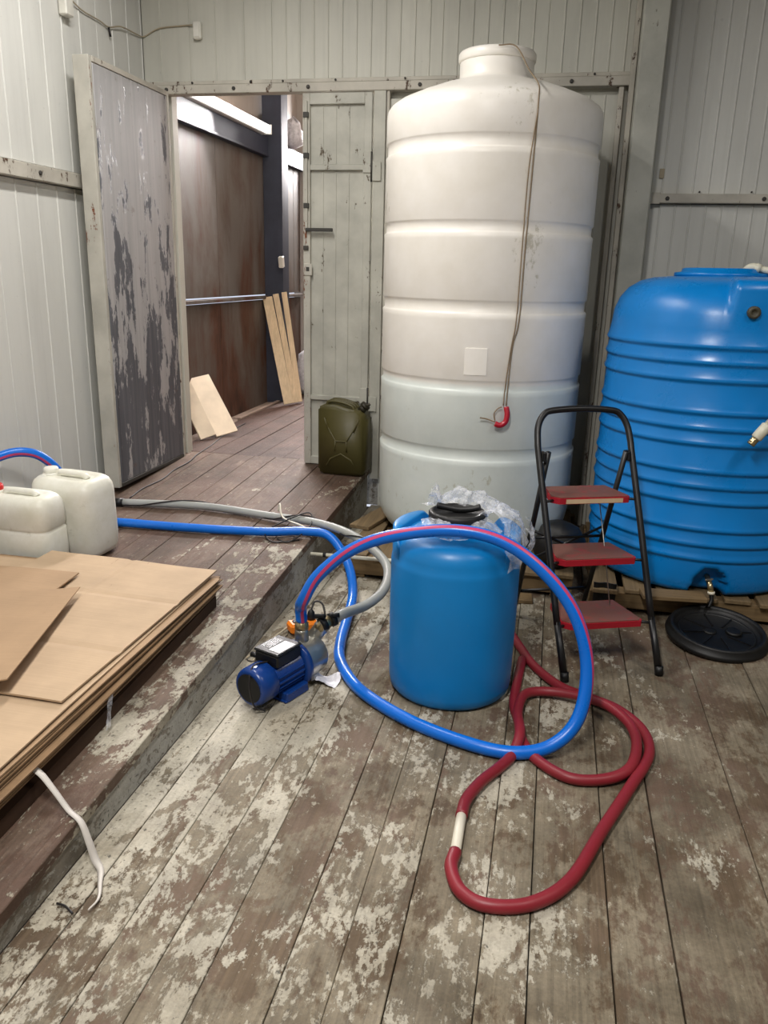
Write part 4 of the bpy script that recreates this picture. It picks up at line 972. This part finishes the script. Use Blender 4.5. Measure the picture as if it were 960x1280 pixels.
fw_ = spline([(-2.30, 4.02, zp(4.0)+0.005), (-2.315, 4.2, zp(4.2)+0.005), (-2.29, 4.4, zp(4.4)+0.005), (-2.31, 4.6, zp(4.6)+0.005), (-2.30, 4.8, zp(4.8)+0.006), (-2.33, 5.0, pz+0.006), (-2.36, 5.3, pz+0.006), (-2.42, 5.7, pz+0.006), (-2.45, 6.2, pz+0.006)], 6)
solo('floor_cable', MB().tube(fw_, 0.0038, 6), 'wire', 'thin black cable along the deck beside the open door', 'cable')
# red hose
rz_ = 0.0185
red_ctrl = [(-0.08, 3.22, rz_), (-0.03, 3.08, rz_), (0.03, 2.93, rz_), (0.13, 2.79, rz_), (0.245, 2.725, rz_), (0.335, 2.665, rz_), (0.405, 2.55, rz_), (0.412, 2.40, rz_), (0.335, 2.20, rz_), (0.245, 1.985, rz_), (0.155, 1.765, rz_), (0.06, 1.660, rz_), (-0.045, 1.628, rz_), (-0.115, 1.658, rz_), (-0.150, 1.735, rz_), (-0.147, 1.80, rz_)]
r2 = [(-0.148, 1.95, rz_), (-0.142, 2.03, rz_), (-0.105, 2.13, rz_), (-0.06, 2.21, rz_), (-0.022, 2.29, rz_+0.004), (-0.004, 2.38, rz_+0.03), (-0.018, 2.54, rz_+0.012), (0.0, 2.67, rz_+0.012), (0.07, 2.722, rz_+0.008), (0.18, 2.70, rz_+0.02), (0.285, 2.635, rz_+0.033), (0.358, 2.53, rz_+0.028), (0.372, 2.41, rz_+0.02), (0.34, 2.29, rz_+0.008), (0.262, 2.228, rz_), (0.155, 2.21, rz_), (0.055, 2.285, rz_), (0.005, 2.385, rz_), (-0.012, 2.50, rz_), (-0.035, 2.62, rz_), (-0.030, 2.80, rz_), (-0.02, 2.98, rz_)]
rh = root('red_hose', (0.1, 2.3, 0), 'dark red rubber hose in a loop on the floor with white joint', 'hose')
part('hose', MB().tube(spline(red_ctrl, 8), 0.0178, 12), 'hose_red', rh)
part('hose', MB().tube(spline(r2, 8), 0.0178, 12), 'hose_red', rh)
part('joint_pipe', MB().tube([(-0.147, 1.775, rz_), (-0.148, 1.985, rz_)], 0.0145, 12), 'hose_white', rh, 'white joint pipe')
# thin white pipe on the pallets
wp = root('thin_pipe', (-0.9, 3.6, 0.15), 'thin white pipe crossing behind the hoses to the barrel', 'pipe')
part('pipe', MB().tube([(-1.095, 3.60, 0.152), (-0.60, 3.58, 0.165), (-0.35, 3.57, 0.172)], 0.0095, 10), 'pvc', wp)
part('pipe_collar', MB().tube([(-1.03, 3.598, 0.153), (-1.015, 3.597, 0.154)], 0.0125, 10), 'black', wp)

# ------------------------------------------------------------------ white canisters
def superbox(w, d, prof, seg, M, ex=4.0):
    vs = []; fs = []
    for (s, z) in prof:
        for k in range(seg):
            a = 2*PI*k/seg; c, s_ = math.cos(a), math.sin(a)
            r_ = (abs(c)**ex+abs(s_)**ex)**(-1/ex)
            vs.append(M @ Vector(((w/2-s)*c*r_, (d/2-s)*s_*r_, z)))
    n = len(prof)
    for i in range(n-1):
        for k in range(seg):
            k2 = (k+1) % seg; fs.append((i*seg+k, i*seg+k2, (i+1)*seg+k2, (i+1)*seg+k))
    fs.append(tuple(range(seg-1, -1, -1))); fs.append(tuple((n-1)*seg+k for k in range(seg)))
    return vs, fs
def canister(loc, rz, w, d, h, label, cap, band_):
    r_ = root('canister', loc, label, 'canister', 'white canisters on the deck')
    M = Tm(*loc) @ Rm('X', 2.4) @ Rm('Z', rz)
    pf_ = [(0.06, 0), (0.03, 0.003), (0.012, 0.014), (0.004, 0.04), (0.0, 0.09)]
    if band_: pf_ += [(0.0, h*0.52), (0.004, h*0.545), (0.007, h*0.56), (0.004, h*0.575), (0.0, h*0.60)]
    pf_ += [(0.0, h*0.80), (0.004, h*0.88), (0.014, h*0.94), (0.03, h*0.975), (0.045, h*0.985), (0.052, h*0.982), (0.06, h*0.965), (0.07, h*0.962), (0.09, h*0.962)]
    v_, f_ = superbox(w, d, pf_, 56, M, 4.5)
    part('body', MB().add(v_, f_, True), 'canister', r_)
    hb = spline([(-w*0.18, 0, h*0.955), (-w*0.16, 0, h*0.992), (-w*0.08, 0, h*1.0), (w*0.12, 0, h*1.0), (w*0.22, 0, h*0.992), (w*0.26, 0, h*0.955)], 5)
    part('handle', MB().tube([M @ q for q in hb], 0.016, 10), 'canister', r_)
    cap_o = part('cap', MB().lathe([(0.034, 0), (0.034, 0.03), (0.030, 0.036), (0.01, 0.037)], 24, M @ Tm(-w*0.33, 0, h*0.955), mod=lambda q, a: Vector((q.x*(1+.03*math.cos(20*a)), q.y*(1+.03*math.cos(20*a)), q.z))), cap, r_)
    part('neck', MB().lathe([(0.042, -0.01), (0.038, 0.012), (0.034, 0.014)], 24, M @ Tm(-w*0.33, 0, h*0.955)), 'canister', r_)
    return r_
canister((-2.14, 3.25, zp(3.23)+0.003), -8, 0.345, 0.24, 0.38, 'larger white translucent canister nearest the open door', 'canister', False)
canister((-2.262, 3.03, zp(3.01)+0.003), -3, 0.36, 0.20, 0.355, 'lower white translucent canister with red cap at the left edge', 'red_cap', True)

# ------------------------------------------------------------------ olive jerrycan
jl = (-1.245, 4.84, zp(4.84)+0.004)
jc = root('jerrycan', jl, 'olive green metal jerrycan standing before the narrow door leaf', 'jerrycan')
JM = Tm(*jl) @ Rm('Z', -4)
w, d, h = 0.305, 0.17, 0.455
poly = [(-w/2, 0.02), (-w/2+0.02, 0), (w/2-0.02, 0), (w/2, 0.02), (w/2, h*0.80), (w/2-0.055, h*0.92), (w/2-0.10, h*0.905), (-w/2+0.11, h*0.965), (-w/2+0.02, h*0.955), (-w/2, h*0.92)]
def jer(ins): return [(max(-w/2+ins, min(w/2-ins, x)), 0, max(ins, z-(ins if z > .2 else 0))) for x, z in poly]
m = MB(); bm = bmesh.new()
v_ = [bm.verts.new((x, -d/2, z)) for x, z in poly]; f0 = bm.faces.new(v_)
ex = bmesh.ops.extrude_face_region(bm, geom=[f0])
bmesh.ops.translate(bm, verts=[q for q in ex['geom'] if isinstance(q, bmesh.types.BMVert)], vec=(0, d, 0))
bmesh.ops.recalc_face_normals(bm, faces=bm.faces)
bmesh.ops.bevel(bm, geom=list(bm.edges), offset=0.016, segments=3, affect='EDGES', clamp_overlap=True)
part('body', m.frombm(bm, JM, True), 'olive', jc)
for dy in (-0.045, 0.0, 0.045):
    hp = [(-w/2+0.05, dy, h*0.945), (-w/2+0.06, dy, h*1.0), (-0.02, dy, h*1.0), (0.055, dy, h*0.955), (0.075, dy, h*0.90)]
    part('handle', MB().tube([JM @ Vector(q) for q in spline(hp, 4)], 0.010, 8), 'olive', jc)
sp_ = part('spout', MB().tube([JM @ Vector((w/2-0.05, 0, h*0.88)), JM @ Vector((w/2-0.022, 0, h*0.95))], 0.026, 14), 'olive_dark', jc)
part('spout_cap', MB().tube([JM @ Vector((w/2-0.027, 0, h*0.94)), JM @ Vector((w/2-0.015, 0, h*0.97))], 0.031, 14), 'olive_dark', sp_)
part('cap_lever', MB().box(-0.012, 0.03, -0.012, 0.012, 0, 0.012, JM @ Tm(w/2-0.02, 0, h*0.955), 0.003), 'olive_dark', sp_)
yy_ = -d/2-0.001
for pts in ([(-w*.28, .30), (-w*.12, .215), (w*.12, .215), (w*.28, .30)], [(-w*.30, .055), (-w*.22, .10), (0, .135), (w*.22, .10), (w*.30, .055)], [(-w*.12, .215), (-w*.13, .15)], [(w*.12, .215), (w*.13, .15)], [(-w*.36, .36), (-w*.26, .28)], [(w*.38, .36), (w*.28, .28)]):
    part('pressed_rib', MB().tube([JM @ Vector((x, yy_, z)) for x, z in pts], 0.0055, 8), 'olive', jc)

# ------------------------------------------------------------------ flattened cardboard
def sheet(x0f, x1f, y0f, y1f, zf, th, name, mat, label, rot=0.0, ny=10, nx=4, lift=None):
    m = MB(); vs = []
    cx, cy = (x0f+x1f)/2, (y0f+y1f)/2
    for t_ in (0, 1):
        for i in range(nx+1):
            for j in range(ny+1):
                x = x0f+(x1f-x0f)*i/nx; y = y0f+(y1f-y0f)*j/ny
                a = math.radians(rot); X = cx+(x-cx)*math.cos(a)-(y-cy)*math.sin(a); Y = cy+(x-cx)*math.sin(a)+(y-cy)*math.cos(a)
                z = zf(X, Y)+(lift(i/nx, j/ny) if lift else 0)
                vs.append((X, Y, z+th*t_))
    w_ = ny+1; o = (nx+1)*w_; fs = []
    for i in range(nx):
        for j in range(ny):
            q = (i*w_+j, (i+1)*w_+j, (i+1)*w_+j+1, i*w_+j+1)
            fs.append(tuple(reversed(q))); fs.append(tuple(o+k for k in q))
    for j in range(ny):
        fs.append((j, o+j, o+j+1, j+1)[::-1]); fs.append((nx*w_+j, o+nx*w_+j, o+nx*w_+j+1, nx*w_+j+1))
    for i in range(nx):
        fs.append((i*w_, o+i*w_, o+(i+1)*w_, (i+1)*w_)); fs.append((i*w_+ny, o+i*w_+ny, o+(i+1)*w_+ny, (i+1)*w_+ny)[::-1])
    o_ = solo(name, m.add(vs, fs), mat, label, 'cardboard', 'flattened cardboard boxes on the deck')
    return o_
def hst(Y): return 0.165-0.055*(Y-1.3)/1.6     # thickness of the pile towards the back
ordn = ['second', 'third', 'fourth', 'fifth', 'sixth', 'seventh', 'eighth', 'ninth', 'tenth', 'eleventh']
sheet(-2.28, -1.264, 1.05, 2.83, lambda X, Y: zp(Y)+0.002, 0.046, 'cardboard_sheet', 'card_dark', 'lowest dark brown cardboard under the pile')
for k in range(10):
    fr_ = 0.42+0.58*k/9
    jx = random.uniform(-0.016, 0.008); jy = random.uniform(-0.03, 0.04)
    if k == 9: jx, jy = -0.03, -0.02
    sheet(-2.28+jx, -1.255+jx, 1.05+jy, 2.86+jy, (lambda fr__, k_: (lambda X, Y: zp(Y)+0.004+fr__*hst(Y)+0.0018*math.sin(5*Y+2*k_)))(fr_, k), 0.0048, 'cardboard_sheet', ('card_edge', 'card_edge', 'card2')[k % 3] if k < 9 else 'card', ordn[k]+' cardboard sheet from the bottom of the pile', rot=random.uniform(-0.7, 0.7), ny=16)
ztop = lambda X, Y: zp(Y)+0.004+hst(Y)+0.010
sheet(-2.06, -1.295, 1.83, 2.90, lambda X, Y: ztop(X, Y)+0.002, 0.006, 'cardboard_sheet', 'card', 'large creased tan cardboard sheet on top of the pile', rot=-1.0, nx=40, ny=40, lift=lambda u, v: 0.010*(1-u)*v-(0.004 if min(abs(v-0.3), abs(v-0.675), abs(u-0.5) if v > 0.3 else 1) < 0.013 else 0)+0.0015*math.sin(9*u+4*v))
sheet(-2.30, -1.75, 1.9, 2.66, lambda X, Y: ztop(X, Y)+0.024, 0.005, 'cardboard_sheet', 'card2', 'browner cardboard sheet lying on the pile at the left edge', rot=4, lift=lambda u, v: 0.006*math.sin(3*u))
sheet(-1.87, -1.555, 1.75, 2.47, lambda X, Y: ztop(X, Y)+0.034, 0.004, 'cardboard_flap', 'card2', 'narrow folded cardboard strip with raised edge on the pile', rot=16, nx=6, lift=lambda u, v: 0.03*u*u*(1-0.5*v))
solo('film_scrap', crumple(41, lambda u, v: (-1.252+0.018*v, 1.98+0.03*u-0.06*v, zp(2.0)+0.10-0.085*v), 4, 8, 0.005), 'film', 'bit of clear film stuck to the cardboard pile side', 'plastic film')
# strap
sp = spline([(-1.262, 1.62, 0.212), (-1.232, 1.612, 0.200), (-1.190, 1.600, 0.165), (-1.145, 1.585, 0.128), (-1.103, 1.570, 0.112), (-1.078, 1.558, 0.070), (-1.055, 1.545, 0.026), (-1.032, 1.530, 0.010), (-1.01, 1.49, 0.008), (-0.985, 1.44, 0.008), (-0.988, 1.40, 0.008)], 6)
m = MB(); vs = []; n = len(sp)
for i, q in enumerate(sp):
    t_ = i/(n-1); w_ = 0.0105*(1-0.75*max(0, (t_-0.62)/0.38)); tw = 0.5*math.sin(5*t_)
    T = (sp[min(i+1, n-1)]-sp[max(i-1, 0)]).normalized(); sx = T.cross(Vector((0, 0, 1))).normalized(); up = sx.cross(T).normalized()
    a = sx*math.cos(tw)+up*math.sin(tw)*0.5
    vs += [q-a*w_, q+up*0.004, q+a*w_]
fs = []
for i in range(n-1): fs += [(i*3, i*3+1, i*3+4, i*3+3), (i*3+1, i*3+2, i*3+5, i*3+4)]
so = solo('packing_strap', m.add(vs, fs, True), 'strap', 'white packing strap hanging from the cardboard down over the step', 'strap')
so.modifiers.new('thickness', 'SOLIDIFY').thickness = 0.002
solo('twig', MB().tube(spline([(-1.075, 1.405, 0.006), (-1.05, 1.40, 0.008), (-1.02, 1.385, 0.006)], 4), 0.003, 6), 'wire', 'short dark twig on the floor boards near the step', 'twig')
